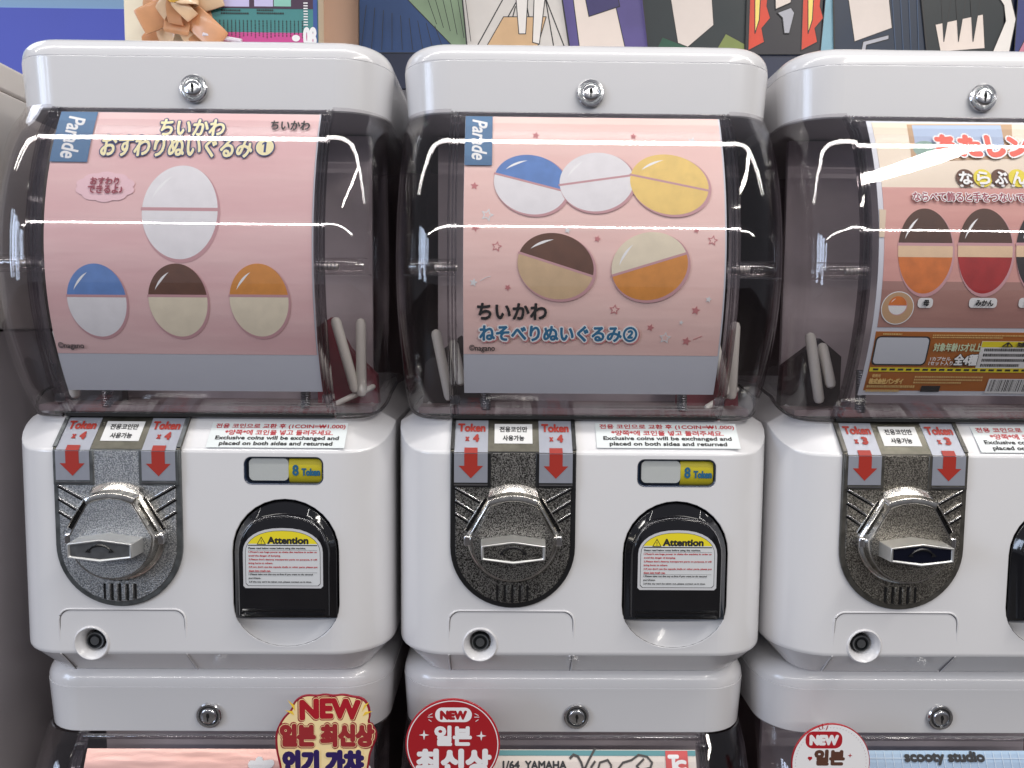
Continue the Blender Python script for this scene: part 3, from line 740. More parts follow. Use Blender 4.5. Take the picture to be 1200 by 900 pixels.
def warning_sticker(m):
    cx = .0832; F = Surf('front', YB - .0089); ZB = F.inv(790, 691.5)[1]; ZT = F.inv(790, 621.5)[1]
    def shp(i): 
        x0, x1, z0 = cx - .0362 + i, cx + .0362 - i, ZB + i
        zt = ZT - i; zs_ = ZT - .0225
        p = [(x0 + .002, z0), (x1 - .002, z0), (x1, z0 + .002)]
        for k in range(17):
            t = R(0 + 180 * k / 16); c = math.cos(t); s_ = math.sin(t)
            p.append((cx + (x1 - cx) * math.copysign(abs(c) ** .86, c), zs_ + (zt - zs_) * s_ ** .95 if s_ > 0 else zs_))
        p.append((x0, z0 + .002)); return p
    o = MB().prism(shp(0), YB - .0089, YB - .0083).build('warning_sticker', mat('sticker_silver_white', S(205, 205, 208), .35)); under(o, m)
    pr = Print(F, .0001)
    pr.poly(shp(.0022), M_TXT); pr.poly(shp(.0026), mat('sticker_grey_white', S(214, 216, 218), .35))
    ztop = ZT - .0160
    yl = [p for p in shp(.0026) if p[1] > ztop + .0005]
    pr.poly(yl, M_YEL)
    pr.rect(min(p[0] for p in yl), ztop - .0004, max(p[0] for p in yl), ztop + .0005, M_TXT)
    pr.text('Attention', (cx - .0140, ztop + .0012, cx + .0235, ztop + .0082), M_TXT, .0005)
    tx, tz = cx - .0193, ztop + .0008
    pr.poly([(tx - .0042, tz), (tx + .0042, tz), (tx, tz + .0075)], M_TXT); pr.poly([(tx - .0032, tz + .0006), (tx + .0032, tz + .0006), (tx, tz + .0062)], M_YEL)
    pr.rect(tx - .0003, tz + .0020, tx + .0003, tz + .0045, M_TXT); pr.rect(tx - .0003, tz + .0010, tx + .0003, tz + .0016, M_TXT)
    rows = [('Please read below notes before using this machine.', .052, M_TXT), ("1.Mustn't use huge power to shake the machine in order to", .062, M_RED2), ('avoid the danger of dumping.', .029, M_RED2),
            ("2.Please don't destroy transparent parts on purpose, it will", .062, M_RED2), ('bring hurts to others.', .022, M_RED2), ("3.If you don't use the capsule shells or other parts, please put", .0625, M_RED2),
            ('them into trash can.', .020, M_RED2), ('1.Please take out the toy at first if you want to do second', .058, M_TXT), ('purchase.', .011, M_TXT), ("2.If the toy can't be taken out, please contact us in time.", .057, M_TXT)]
    z = ztop - .0017; x = cx - .0310
    for i, (t, w_, mm) in enumerate(rows):
        hh = .0021
        pr.text(t, (x, z - hh, x + w_, z), mm, .00008, 4)
        z -= .00345
        if i in (0, 6): pr.rect(cx - .0312, z + .0007, cx + .0312, z + .0009, M_TXT)
    pr.build('printed_text', o)
def coin_notice(m, quad):
    uv = [LEDGE.inv(px, py, m) for px, py in quad]
    x0 = min(p[0] for p in uv); x1 = max(p[0] for p in uv); s0 = min(p[1] for p in uv); s1 = min(max(p[1] for p in uv), .0345)
    s0 = max(s0, .0022)
    v = [LEDGE.map(x, s_, .0004) for x, s_ in ((x0, s0), (x1, s0), (x1, s1), (x0, s1))]
    o = new('coin_notice', v, [(0, 3, 2, 1)], M_NOTICE, None, False); sm = o.modifiers.new('s', 'SOLIDIFY'); sm.thickness = .0003; sm.offset = -1
    under(o, m)
    L = x1 - x0; H = s1 - s0; pr = Print(LEDGE, .0006)
    def tb(t, a, b, c, d, mm, bo): pr.text(t, (x0 + L * a, s0 + H * c, x0 + L * b, s0 + H * d), mm, bo, 6)
    tb('전용 코인으로 교환 후 (1COIN=₩1.000)', .03, .985, .05, .27, M_RED2, .00016)
    tb('*양쪽*에 코인을 넣고 돌려주세요.', .11, .90, .30, .51, M_RED2, .00016)
    tb('Exclusive coins will be exchanged and', .05, .95, .54, .74, M_TXT, .00022)
    tb('placed on both sides and returned', .09, .91, .76, .96, M_TXT, .00022)
    pr.build('printed_text', o)
for m, num in ((0, '4'), (1, '4'), (2, '3')):
    token_labels(m, num); warning_sticker(m)
coin_notice(0, ((250, 495), (408, 498), (400, 526), (244, 524)))
coin_notice(1, ((697, 496), (860, 499), (868, 526), (700, 525)))
coin_notice(2, ((1137, 500), (1302, 504), (1318, 533), (1150, 530)))

# ------------------------------------------------------------------ display cards inside the globes (things)
def sheet(name, x0, x1, z0, z1, m, parent, h=0):
    v = []; f = []; g = .004
    zz = [z0] + [k * g for k in range(int(math.ceil(z0 / g)), int(math.floor(z1 / g)) + 1)] + [z1]; N = len(zz) - 1
    for z in zz:
        for x in (x0, x1): v.append((x, paper_y(z) - h, z))
    f = [(2 * i, 2 * i + 1, 2 * i + 3, 2 * i + 2) for i in range(N)]
    o = new(name, v, f, m, parent, True, ang=60); solid(o, .0004, -1)
    return o
def wavy_pink(name, c1, c2):
    m = mat(name, c1, .42, coat=.25)
    nt = m.node_tree; b = nt.nodes['Principled BSDF']; tc = nt.nodes['Texture Coordinate']
    mp = nt.nodes.new('ShaderNodeMapping'); mp.inputs['Scale'].default_value = (3, 3, 16); nt.links.new(tc.outputs['Object'], mp.inputs[0])
    n = nt.nodes.new('ShaderNodeTexNoise'); n.inputs['Scale'].default_value = 2.2; n.inputs['Detail'].default_value = 3; nt.links.new(mp.outputs[0], n.inputs['Vector'])
    mx = nt.nodes.new('ShaderNodeMix'); mx.data_type = 'RGBA'; mx.inputs[6].default_value = c1; mx.inputs[7].default_value = c2
    mr = nt.nodes.new('ShaderNodeMapRange'); mr.inputs[1].default_value = .35; mr.inputs[2].default_value = .65
    nt.links.new(n.outputs['Fac'], mr.inputs[0]); nt.links.new(mr.outputs[0], mx.inputs[0]); nt.links.new(mx.outputs[2], b.inputs['Base Color'])
    bp = nt.nodes.new('ShaderNodeBump'); bp.inputs['Distance'].default_value = .0012; nt.links.new(n.outputs['Fac'], bp.inputs['Height']); nt.links.new(bp.outputs[0], b.inputs['Normal'])
    return m
M_PINK = wavy_pink('card_pink', S(234, 190, 190), S(240, 202, 200))
M_PINK2 = wavy_pink('card_peach_pink', S(246, 206, 198), S(250, 214, 206))
M_CARDW = mat('card_blank_grey', S(214, 217, 226), .4)
M_TAGB = mat('print_slate_blue', S(82, 120, 158), .45)
M_WPR = mat('print_white', (.82, .82, .82, 1), .4)
M_CREAMT = mat('print_cream_yellow', S(250, 240, 190), .45)
M_NAVYT = mat('print_navy', S(38, 62, 120), .45)
M_STEEL = mat('print_steel_blue', S(52, 112, 150), .45)
M_ROSE = mat('print_rose', S(206, 132, 134), .45)
M_DROSE = mat('print_dark_rose', S(150, 70, 84), .45)
def soft(name, c, c2=None, k=.10):
    """plush-like print: fine grain with slight mottling"""
    return mat(name, c, .6, vary=k, vscale=90)
M_PLW = soft('print_soft_white', S(240, 238, 240), k=.03); M_PLC = soft('print_soft_cream', S(238, 226, 200), k=.04); M_PLT = soft('print_soft_tan', S(214, 184, 146), k=.05)
M_PLY = soft('print_soft_yellow', S(246, 212, 128), k=.05); M_PLB = soft('print_soft_blue', S(104, 142, 204), k=.07); M_PLBR = soft('print_soft_brown', S(104, 70, 54), k=.10)
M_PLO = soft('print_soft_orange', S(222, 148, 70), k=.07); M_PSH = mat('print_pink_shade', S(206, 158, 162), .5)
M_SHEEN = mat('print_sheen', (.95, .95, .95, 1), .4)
def halves(pr, cx, cz, rx, rz, top, bot, split=.0, rot=0, mid=None, sheen=True):
    """a printed two-tone toy capsule with its seam band"""
    c, s_ = math.cos(rot), math.sin(rot)
    def tr(p): return [(cx + x * c - z * s_, cz + x * s_ + z * c) for x, z in p]
    def band(a, b):   # slice of the ellipse between two heights (-1..1)
        a, b = math.asin(a), math.asin(b); n = 16
        return [(rx * math.cos(a + (b - a) * k / n), rz * math.sin(a + (b - a) * k / n)) for k in range(n + 1)] + [(-rx * math.cos(b + (a - b) * k / n), rz * math.sin(b + (a - b) * k / n)) for k in range(n + 1)]
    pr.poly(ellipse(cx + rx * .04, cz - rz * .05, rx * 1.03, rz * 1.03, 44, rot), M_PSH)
    pr.poly(tr(band(-1, split)), bot); pr.poly(tr(band(split, 1)), top or bot)
    if mid: pr.poly(tr(band(split - .30, split)), mid)
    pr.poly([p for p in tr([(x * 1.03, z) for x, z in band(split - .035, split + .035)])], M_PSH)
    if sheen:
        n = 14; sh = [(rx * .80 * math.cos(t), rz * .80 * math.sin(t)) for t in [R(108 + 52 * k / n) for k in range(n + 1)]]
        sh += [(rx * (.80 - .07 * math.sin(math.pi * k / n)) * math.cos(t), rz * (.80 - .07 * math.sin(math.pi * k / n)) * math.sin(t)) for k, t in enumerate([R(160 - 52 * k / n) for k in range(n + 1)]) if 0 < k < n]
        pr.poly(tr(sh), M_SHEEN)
def card(m, row, label, x0, x1, z0, z1, base):
    root = empty('display_card', org(m, row)); tag(root, label, 'display card', 'display cards inside the capsule machines')
    sheet('card_sheet', x0, x1, z0, z1, base, root)
    return root
# --- left card
root = card(0, 0, 'pink card in the left machine, one big white toy above three small ones', -.1135, .1175, -.2735, -.0245, M_CARDW)
def B(*a, m=0, row=0): return PAPER.pbox(*a, m, row)
def I(px, py, m=0, row=0): return PAPER.inv(px, py, m, row)
sheet('pink_print', -.1133, .1162, I(220, 415)[1], -.0247, M_PINK, root, .0004)
pr = Print(PAPER, .0006)
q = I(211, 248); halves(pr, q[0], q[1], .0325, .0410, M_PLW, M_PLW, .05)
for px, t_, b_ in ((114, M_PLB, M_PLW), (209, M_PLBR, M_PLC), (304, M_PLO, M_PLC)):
    q = I(px, 352); halves(pr, q[0], q[1], .0255, .0315, t_, b_, .12)
# cloud bubble
bx = I(124, 219)
cl = []
for k in range(160):
    t = 2 * math.pi * k / 160; q = .97 + .09 * abs(math.sin(t * 5)); cl.append((bx[0] + .0245 * q * math.cos(t), bx[1] + .0128 * q * math.sin(t)))
pr.poly(cl, mat('print_pale_pink', S(244, 206, 212), .45))
pr.build('printed_picture', root)
pr = Print(PAPER, .0015)
bb = B(64, 134, 109, 190); pr.rect(-.1132, I(86, 190)[1], I(109, 160)[0], -.0248, M_TAGB)
pr.text('Parade', (I(77, 160)[0] - .0008, I(86, 186)[1], I(98, 160)[0] - .001, -.0290), M_WPR, .0004, shear=.3, rot=-1)
tb = B(118, 158, 323, 186)
cq = (tb[2] - .0088, (tb[1] + tb[3]) / 2); tb = (tb[0], tb[1], tb[2] - .0185, tb[3])
pr.text('おすわりぬいぐるみ', tb, M_NAVYT, .0016, 10); ib = (tb[0] + .0009, tb[1] + .0009, tb[2] - .0009, tb[3] - .0009); pr.text('おすわりぬいぐるみ', ib, M_CREAMT, .0006)
pr.poly(ellipse(*cq, .0088, .0088), M_NAVYT); pr.poly(ellipse(*cq, .0078, .0078), M_CREAMT); pr.poly([(cq[0] + .0012, cq[1] - .0050), (cq[0] + .0012, cq[1] + .0050), (cq[0] - .0006, cq[1] + .0050), (cq[0] - .0026, cq[1] + .0034), (cq[0] - .0026, cq[1] + .0018), (cq[0] - .0008, cq[1] + .0028), (cq[0] - .0008, cq[1] - .0050)], M_NAVYT)
tb = B(187, 139, 266, 161)
pr.text('ちいかわ', tb, M_NAVYT, .0016, 10); ib = (tb[0] + .0009, tb[1] + .0009, tb[2] - .0009, tb[3] - .0009); pr.text('ちいかわ', ib, M_CREAMT, .0006)
pr.text('ちいかわ', B(318, 142, 364, 153), M_TXT, .0003)
pr.text('おすわり', B(107, 208, 141, 217), M_DROSE, .0003); pr.text('できるよ♪', B(104, 217, 145, 227), M_DROSE, .0003)
pr.text('©nagano', B(70, 401, 100, 410), M_TXT, .00012, 6)
pr.build('printed_text', root)
# --- middle card
def I1(px, py): return PAPER.inv(px, py, 1)
root = card(1, 0, 'pink card in the middle machine with little stars and five round toys', -.1132, .1155, -.2735, -.0245, M_CARDW)
sheet('pink_print', -.1130, .1140, I1(690, 416)[1], -.0247, M_PINK2, root, .0004)
pr = Print(PAPER, .0006)
for (px, py, r_, rot, kind) in ((628, 159, 5, .2, 1), (556, 218, 5, .1, 1), (571, 252, 8, .3, 2), (557, 267, 5, .5, 1), (582, 289, 6.5, .2, 3), (555, 331, 5, .2, 0), (595, 337, 4, .5, 1), (811, 166, 6, .3, 0),
                              (835, 282, 6.5, .2, 3), (816, 270, 4, .3, 1), (720, 363, 6.5, .1, 3), (815, 364, 5.5, .2, 1), (762, 384, 4.5, .3, 1), (798, 378, 3, .2, 0), (779, 396, 7.5, .1, 2), (804, 400, 5.5, .2, 1), (830, 351, 4, .2, 0), (700, 280, 4, .3, 1), (665, 270, 4, .2, 0), (742, 160, 4, .1, 1)):
    c = I1(px, py); r2 = r_ / 1330
    mm = {0: M_WPR, 1: M_ROSE, 2: M_WPR, 3: M_ROSE}[kind]
    pr.poly(star(c[0], c[1], r2, rot), mm)
    if kind > 1: pr.poly(star(c[0], c[1], r2 * .62, rot), M_PINK2)
pr.line([I1(563, 329), I1(570, 325), I1(575, 324)], .0006, M_WPR); pr.line([I1(812, 398), I1(822, 394)], .0006, M_ROSE)
for px, py, rx, rz, t_, b_, rot in ((622, 216, .0325, .0265, M_PLB, M_PLW, -.25), (699, 213, .0325, .0265, M_PLW, M_PLW, .15), (784, 216, .0345, .0270, M_PLY, M_PLY, -.2),
                                    (651, 312, .0335, .0280, M_PLBR, M_PLT, -.3), (761, 312, .0335, .0290, M_PLC, M_PLO, .3)):
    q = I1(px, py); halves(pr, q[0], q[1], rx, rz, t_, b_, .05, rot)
pr.build('printed_picture', root)
pr = Print(PAPER, .0018)
pr.rect(-.1130, I1(560, 194)[1], I1(577, 165)[0], -.0248, M_TAGB)
pr.text('Parade', (I1(553, 165)[0], I1(560, 188)[1], I1(571, 165)[0], -.0280), M_WPR, .0004, shear=.3, rot=-1)
pr.text('ちいかわ', PAPER.pbox(559, 355, 641, 375, 1), M_TXT, .0006)
tb = PAPER.pbox(560, 380, 748, 402, 1)
pr.text('ねそべりぬいぐるみ②', (tb[0] + .0006, tb[1] - .001, tb[2] + .0012, tb[3] - .0008), M_ROSE, .0020, 10)
pr.text('ねそべりぬいぐるみ②', tb, M_WPR, .0018, 10); pr.text('ねそべりぬいぐるみ②', (tb[0] + .0012, tb[1] + .0012, tb[2] - .0012, tb[3] - .0012), M_STEEL, .0006)
pr.text('©nagano', PAPER.pbox(550, 404, 580, 413, 1), M_TXT, .00012, 6)
pr.build('printed_text', root)
# --- right card
def I2(px, py): return PAPER.inv(px, py, 2)
def B2(*a): return PAPER.pbox(*a, 2)
root = card(2, 0, 'brown and cream card in the right machine, orange printed panel and barcode at its foot', -.1115, .1175, -.2720, -.0245, M_CARDW)
zsp = I2(1100, 384)[1]; zfl = I2(1100, 330)[1]; ztop2 = I2(1100, 220)[1]
sheet('cream_print', -.1070, .1150, ztop2 - .0, -.0262, mat('card_cream', S(238, 222, 200), .42, coat=.2, vary=.03, vscale=12), root, .0004)
sheet('rose_brown_print', -.1070, .1150, zfl, ztop2, wavy_pink('card_rose_brown', S(222, 166, 156), S(212, 152, 144)), root, .0004)
sheet('floor_print', -.1070, .1150, zsp, zfl, wavy_pink('card_floor_brown', S(176, 134, 124), S(168, 124, 116)), root, .0004)
sheet('orange_panel', -.1075, .1150, I2(1100, 458)[1], I2(1100, 389)[1], mat('card_orange_brown', S(176, 104, 44), .45), root, .0004)
pr = Print(PAPER, .0006)
M_FRM = mat('print_frame_tan', S(196, 160, 124), .5)
pr.poly([I2(1062, 146), I2(1068, 190), I2(1185, 186), I2(1185, 146)], M_FRM); pr.poly([I2(1068, 147), I2(1074, 185), I2(1178, 182), I2(1172, 147)], mat('print_pale_sky', S(176, 194, 222), .5)); pr.poly(ellipse(*I2(1085, 175), .012, .008, 16), mat('print_sage', S(140, 172, 160), .5))
pr.poly([I2(1030, 245), I2(1038, 246), I2(1036, 278), I2(1030, 278)], mat('print_cream2', S(226, 206, 180), .5))
# plain two-tone capsules in the place of the figures
M_P_BR = soft('print_dark_brown', S(84, 58, 46)); M_P_SK = soft('print_peach', S(232, 200, 164), k=.03); M_P_OR = soft('print_orange2', S(214, 120, 56)); M_P_PK = soft('print_pink2', S(214, 122, 134)); M_P_RD = soft('print_red3', S(168, 44, 44)); M_P_BK = soft('print_black3', S(44, 38, 40))
for px, top, mid_, bot in ((1084, M_P_BR, M_P_SK, M_P_OR), (1154, M_P_BR, M_P_SK, M_P_RD), (1222, M_P_BK, M_P_SK, M_P_BK)):
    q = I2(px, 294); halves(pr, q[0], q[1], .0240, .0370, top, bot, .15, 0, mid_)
pr.poly(ellipse(*I2(1051, 361), .0145, .0145), M_WPR); pr.poly(ellipse(*I2(1051, 361), .0137, .0137), M_FRM); halves(pr, *I2(1051, 358), .0080, .0080, M_P_OR, M_WPR, .0)
for bx_ in ((1076, 350, 1091, 360), (1136, 350, 1166, 360), (1194, 350, 1216, 360)):
    b_ = B2(*bx_); pr.poly(rrect(b_[0] - .001, b_[2] + .001, b_[1] - .0006, b_[3] + .0006, .003), M_WPR)
b_ = B2(1023, 394, 1087, 428); pr.poly(rrect(b_[0], b_[2], b_[1], b_[3], .004), M_TXT); pr.poly(rrect(b_[0] + .0012, b_[2] - .0012, b_[1] + .0012, b_[3] - .0012, .0035), mat('print_blank_box', S(206, 210, 218), .4))
b_ = B2(1146, 400, 1215, 432); pr.rect(*b_, M_WPR); pr.rect(b_[0] + .0003, b_[3] - .0055, b_[2], b_[3] - .0003, M_YEL)
b_ = B2(1018, 431, 1215, 436); pr.rect(*b_, M_YEL); pr.lift(); pr.flat = True
for k in range(22): pr.rect(b_[0] + .003 + k * .0075, b_[1] + .0010, b_[0] + .008 + k * .0075, b_[3] - .0010, M_TXT)
pr.flat = False; b_ = B2(1155, 444, 1215, 461); pr.rect(*b_, M_WPR); pr.lift(); pr.flat = True
x = b_[0] + .002
while x < b_[2] - .001:
    w_ = random.choice((.0003, .0005, .0009)); pr.rect(x, b_[1] + .0018, x + w_, b_[3] - .0008, M_TXT); x += w_ + random.choice((.0004, .0006, .0008))
pr.flat = False; b_ = B2(1078, 452, 1100, 459); pr.rect(*b_, M_TXT)
def dashes(pr, box, rows, m, fill=.9, gap=.0005):
    x0, z0, x1, z1 = box; h_ = (z1 - z0) / rows; pr.lift(); pr.flat = True
    for r_ in range(rows):
        x = x0; end = x1 if r_ < rows - 1 else x0 + (x1 - x0) * .7
        while x < end:
            w_ = random.uniform(.0007, .0018); pr.rect(x, z1 - (r_ + .82) * h_, min(x + w_, end), z1 - (r_ + .25) * h_, m); x += w_ + gap
    pr.flat = False
dashes(pr, B2(1150, 407, 1215, 431), 4, M_TXT); M_TANT = mat('print_tan_text', S(226, 190, 120), .5)
dashes(pr, B2(1092, 392, 1210, 397), 2, M_TANT); dashes(pr, B2(1070, 440, 1150, 450), 3, M_TANT); dashes(pr, B2(1014, 450, 1070, 460), 2, M_TANT); dashes(pr, B2(1034, 390, 1066, 393), 1, M_TANT)
for k, (c, ch) in enumerate(((M_PLBR, 'な'), (M_YEL, 'ら'), (M_PLBR, 'ぶ'), (M_YEL, 'ん'), (M_PLBR, 'で'))):
    q = I2(1130 + k * 20.5, 209); pr.poly(ellipse(q[0], q[1], .0082, .0082), c)
for k in range(8): q = I2(1126 + k * 12, 218); pr.poly(ellipse(q[0], q[1], .0016, .0012, 12), M_WPR)
pr.build('printed_picture', root)
pr = Print(PAPER, .0022)
M_TITLE = mat('print_tomato', S(226, 78, 56), .45)
b_ = B2(1092, 157, 1232, 187); pr.text('あたしンち', b_, M_WPR, .0030, 10); pr.text('あたしンち', (b_[0] + .0014, b_[1] + .0014, b_[2] - .0014, b_[3] - .0014), M_TITLE, .0016)
for k, ch in enumerate('ならぶんで'):
    q = I2(1130 + k * 20.5, 209); pr.text(ch, (q[0] - .006, q[1] - .006, q[0] + .006, q[1] + .006), M_WPR, .0005)
b_ = B2(1067, 225, 1218, 238); pr.text('ならべて飾ると手をつないでいる', b_, M_WPR, .0010); pr.text('ならべて飾ると手をつないでいる', (b_[0] + .0005, b_[1] + .0005, b_[2] - .0005, b_[3] - .0005), M_DROSE, .0003)
pr.text('母', B2(1080, 351.5, 1087, 359), M_TXT, .0003); pr.text('みかん', B2(1141, 351.5, 1162, 359), M_TXT, .0003); pr.text('ユズヒコ', B2(1198, 351.5, 1214, 359), M_TXT, .0003)
b_ = B2(1092, 402, 1148, 412); pr.text('対象年齢15才以上', b_, mat('print_pale_green', S(196, 214, 180), .5), .0002)
pr.text('1カプセル', B2(1088, 418, 1112, 422.5), M_WPR, .0001); pr.text('1セット入り', B2(1086, 423, 1114, 428), M_WPR, .0001)
b_ = B2(1115, 414, 1144, 429); pr.text('全4種', b_, M_TXT, .0012); pr.text('全4種', (b_[0] + .0006, b_[1] + .0006, b_[2] - .0006, b_[3] - .0006), M_WPR, .0004)
pr.text('⚠ 注 意', B2(1172, 401, 1215, 407), M_TXT, .0004)
pr.text('発売元', B2(1020, 438, 1030, 442), M_TANT, .0001); pr.text('株式会社バンダイ', B2(1016, 443, 1056, 450), M_TANT, .0003)
pr.build('printed_text', root)
# --- lower cards
def I3(px, py, m): return PAPER.inv(px, py, m, 1)
root = card(0, 1, 'shiny rose gold card in the lower left machine, only its top edge in view', -.1130, .1150, -.2735, -.0275, wavy_pink('card_rose_gold', S(224, 176, 164), S(234, 190, 180)))
MC['card_rose_gold'].node_tree.nodes['Principled BSDF'].inputs['Metallic'].default_value = .35
MC['card_rose_gold'].node_tree.nodes['Principled BSDF'].inputs['Roughness'].default_value = .25
pr = Print(PAPER, .0006); b_ = PAPER.pbox(290, 886, 436, 920, 0, 1); pr.text('ちいかわ', b_, M_WPR, .0024, 10); pr.build('printed_text', root)
root = card(1, 1, 'cream card with a teal top line and 1/64 YAMAHA lettering, lower middle machine', -.1130, .1150, -.2735, -.0275, mat('card_cream_pink', S(232, 222, 212), .4, coat=.2))
pr = Print(PAPER, .0006)
zt = -.0277; pr.rect(-.1128, zt - .0042, .1148, zt, mat('print_teal', S(92, 146, 152), .45))
pr.text('1/64', PAPER.pbox(589, 891, 609, 901, 1, 1), M_TXT, .0004); pr.text('YAMAHA', PAPER.pbox(615, 891, 664, 901, 1, 1), M_TXT, .0004)
def pl(pts, w_, mm): pr.line([I3(x, y, 1) for x, y in pts], w_, mm)
M_INK = mat('print_ink', S(70, 66, 64), .5)
pl([(668, 888), (672, 884), (677, 886), (681, 893), (684, 903)], .0022, M_INK); pl([(684, 903), (690, 890), (697, 877)], .0020, M_INK)
pl([(697, 892), (693, 898), (692, 903)], .0020, M_INK); pl([(700, 903), (703, 893), (712, 890), (716, 896), (716, 903)], .0018, M_INK)
pl([(722, 903), (730, 893), (740, 890), (748, 884), (758, 886), (764, 893), (762, 899), (750, 902), (746, 897), (754, 889)], .0018, M_INK)
b_ = PAPER.pbox(780, 879, 806, 905, 1, 1); pr.rect(*b_, mat('print_logo_red', S(206, 84, 84), .45))
pr.text('T', (b_[0] + .002, b_[1] + .003, b_[0] + .013, b_[3] - .003), M_WPR, .0010); pr.text('C', (b_[0] + .008, b_[1] + .001, b_[2] - .0015, b_[3] - .007), M_WPR, .0010)
pr.build('printed_text', root)
root = card(2, 1, 'pale blue grid card reading scooty studio in the lower right machine', -.1130, .1150, -.2735, -.0275, mat('card_pale_blue', S(168, 194, 220), .35, coat=.3))
pr = Print(PAPER, .0005)
for k in range(28): x = -.110 + k * .0082; pr.rect(x - .0003, -.16, x + .0003, -.0280, mat('print_grid_line', S(206, 222, 236), .4))
for k in range(14): z = -.0330 - k * .0082; pr.rect(-.1125, z - .0003, .1145, z + .0003, MC['print_grid_line'])
b_ = PAPER.pbox(1059, 879, 1153, 896, 2, 1); pr.text('scooty studio', b_, M_TXT, .0007); pr.build('printed_text', root)

# ------------------------------------------------------------------ pop-up NEW signs on the lower caps (things)
SY = -.046
SG = Surf('front', SY)
def signroot(label, m): 
    o = empty('promo_sign', org(m, 1)); tag(o, label, 'sign', 'new arrival signs on the lower machines'); return o
M_SRED = mat('sign_red', S(176, 30, 42), .35, coat=.3); M_SWH = mat('sign_white', (.84, .83, .84, 1), .35); M_SCR = mat('sign_cream', S(250, 226, 170), .4); M_SNV = mat('sign_violet_navy', S(48, 32, 92), .4); M_SYE = mat('sign_yellow', S(246, 204, 66), .4); M_SDR = mat('sign_dark_red', S(150, 28, 46), .4)
# die-cut sign, left
root = signroot('die-cut red and yellow pop sign reading NEW on the lower left machine', 0)
def Q(px, py, m=0): return SG.inv(px, py, m, 1)
outl = [(341, 832), (344, 822), (352, 816), (360, 814), (372, 815), (380, 813), (392, 815), (402, 813), (414, 816), (424, 817), (432, 824), (435, 838), (432, 846), (439, 852), (443, 862), (437, 877), (434, 884), (432, 900), (428, 915), (420, 930), (400, 940), (370, 940), (345, 932), (330, 915), (327, 895), (323, 880), (322, 860), (328, 846), (334, 838)]
def smoothpts(p, it=2):
    for _ in range(it):
        q = []
        for a_, b_ in zip(p, p[1:] + p[:1]): q += [(a_[0] * .75 + b_[0] * .25, a_[1] * .75 + b_[1] * .25), (a_[0] * .25 + b_[0] * .75, a_[1] * .25 + b_[1] * .75)]
        p = q
    return p
pts = [Q(*p) for p in smoothpts(outl)]
bevel(MB().prism(pts, SY, SY + .0018).build('sign_board', M_SDR, root), .0004)
pr = Print(SG, .0002)
cxs = sum(p[0] for p in pts) / len(pts); czs = sum(p[1] for p in pts) / len(pts)
pr.poly([(cxs + (x - cxs) * .955, czs + (z - czs) * .965) for x, z in pts], M_SCR)
def layered(t, b, outer, mid, fill, g=.0010, arc=0):
    pr.text(t, (b[0] - g, b[1] - g, b[2] + g, b[3] + g), outer, .0014 + g, 12, arc=arc)
    if mid: pr.text(t, b, mid, .0021, 12, arc=arc); pr.text(t, (b[0] + .0006, b[1] + .0006, b[2] - .0006, b[3] - .0006), fill, .0016, 12, arc=arc)
    else: pr.text(t, b, fill, .0018, 12, arc=arc)
SGP = lambda *a: SG.pbox(*a, 0, 1)
layered('NEW', SGP(350, 817, 424, 843), M_SDR, M_SCR, mat('sign_new_red', S(176, 30, 44), .3, coat=.4), arc=.002)
for pts_ in ([(337, 820), (345, 826), (346, 833)], [(334, 832), (343, 833), (345, 838)], [(433, 822), (427, 826), (424, 834)], [(437, 833), (428, 834), (425, 839)]):
    pr.poly([Q(*p) for p in pts_], M_SYE)
layered('일본 최신상', SGP(327, 847, 440, 876), M_SDR, M_SCR, mat('sign_rust_red', S(158, 46, 50), .3, coat=.4))
layered('인기 가챠', SGP(331, 878, 427, 908), M_SCR, None, M_SNV, .0014)
pr.build('printed_text', root)
def spacer(x, z, y1=.0014, h=.006): MB().box(x - h, x + h, SY + .0019, y1, z - h, z + h).build('sign_spacer', mat('grey_foam', S(150, 150, 150), .8), root)
spacer(cxs, .004)
# round red sign, middle
root = signroot('round red sign reading NEW in a white oval, edge of the lower middle machine', 1)
c = SG.inv(530.5, 872.5, 1, 1); r0 = (SG.inv(586, 872, 1, 1)[0] - SG.inv(475, 872, 1, 1)[0]) / 2
bevel(MB().prism(ellipse(c[0], c[1], r0, r0, 64), SY, SY + .0018).build('sign_board', M_SRED, root), .0004)
pr = Print(SG, .0002); pr.poly(ellipse(*c, r0 * .965, r0 * .965, 64), M_SWH); pr.poly(ellipse(*c, r0 * .945, r0 * .945, 64), mat('sign_red_print', S(166, 30, 38), .35, coat=.3))
SGP = lambda *a: SG.pbox(*a, 1, 1)
b = SGP(510, 829, 553, 846); pr.poly(rrect(b[0], b[2], b[1], b[3], (b[3] - b[1]) * .49, 8), M_SWH)
pr.text('NEW', SGP(515.5, 832.5, 547.5, 843.5), MC['sign_red_print'], .0009)
pr.text('일본', SGP(509, 850, 553, 874), M_SWH, .0011, 10); pr.text('최신상', SGP(487, 877, 576, 908), M_SWH, .0016, 10)
for px, py in ((497, 861), (564, 862)):
    q = SG.inv(px, py, 1, 1); pr.poly(star(q[0], q[1], .0048, 0, .28, 4), M_SWH)
for s_ in (-1, 1):
    for (a1, b1, a2, b2) in ((25, 836, 29, 838), (24.5, 840, 30, 840), (26, 845, 29, 843)):
        pr.line([SG.inv(531.5 + s_ * a1 if a1 > a2 else 531.5 + s_ * a1, b1, 1, 1), SG.inv(531.5 + s_ * a2, b2, 1, 1)], .0006, M_SWH)
pr.build('printed_text', root)
spacer(c[0], .006)
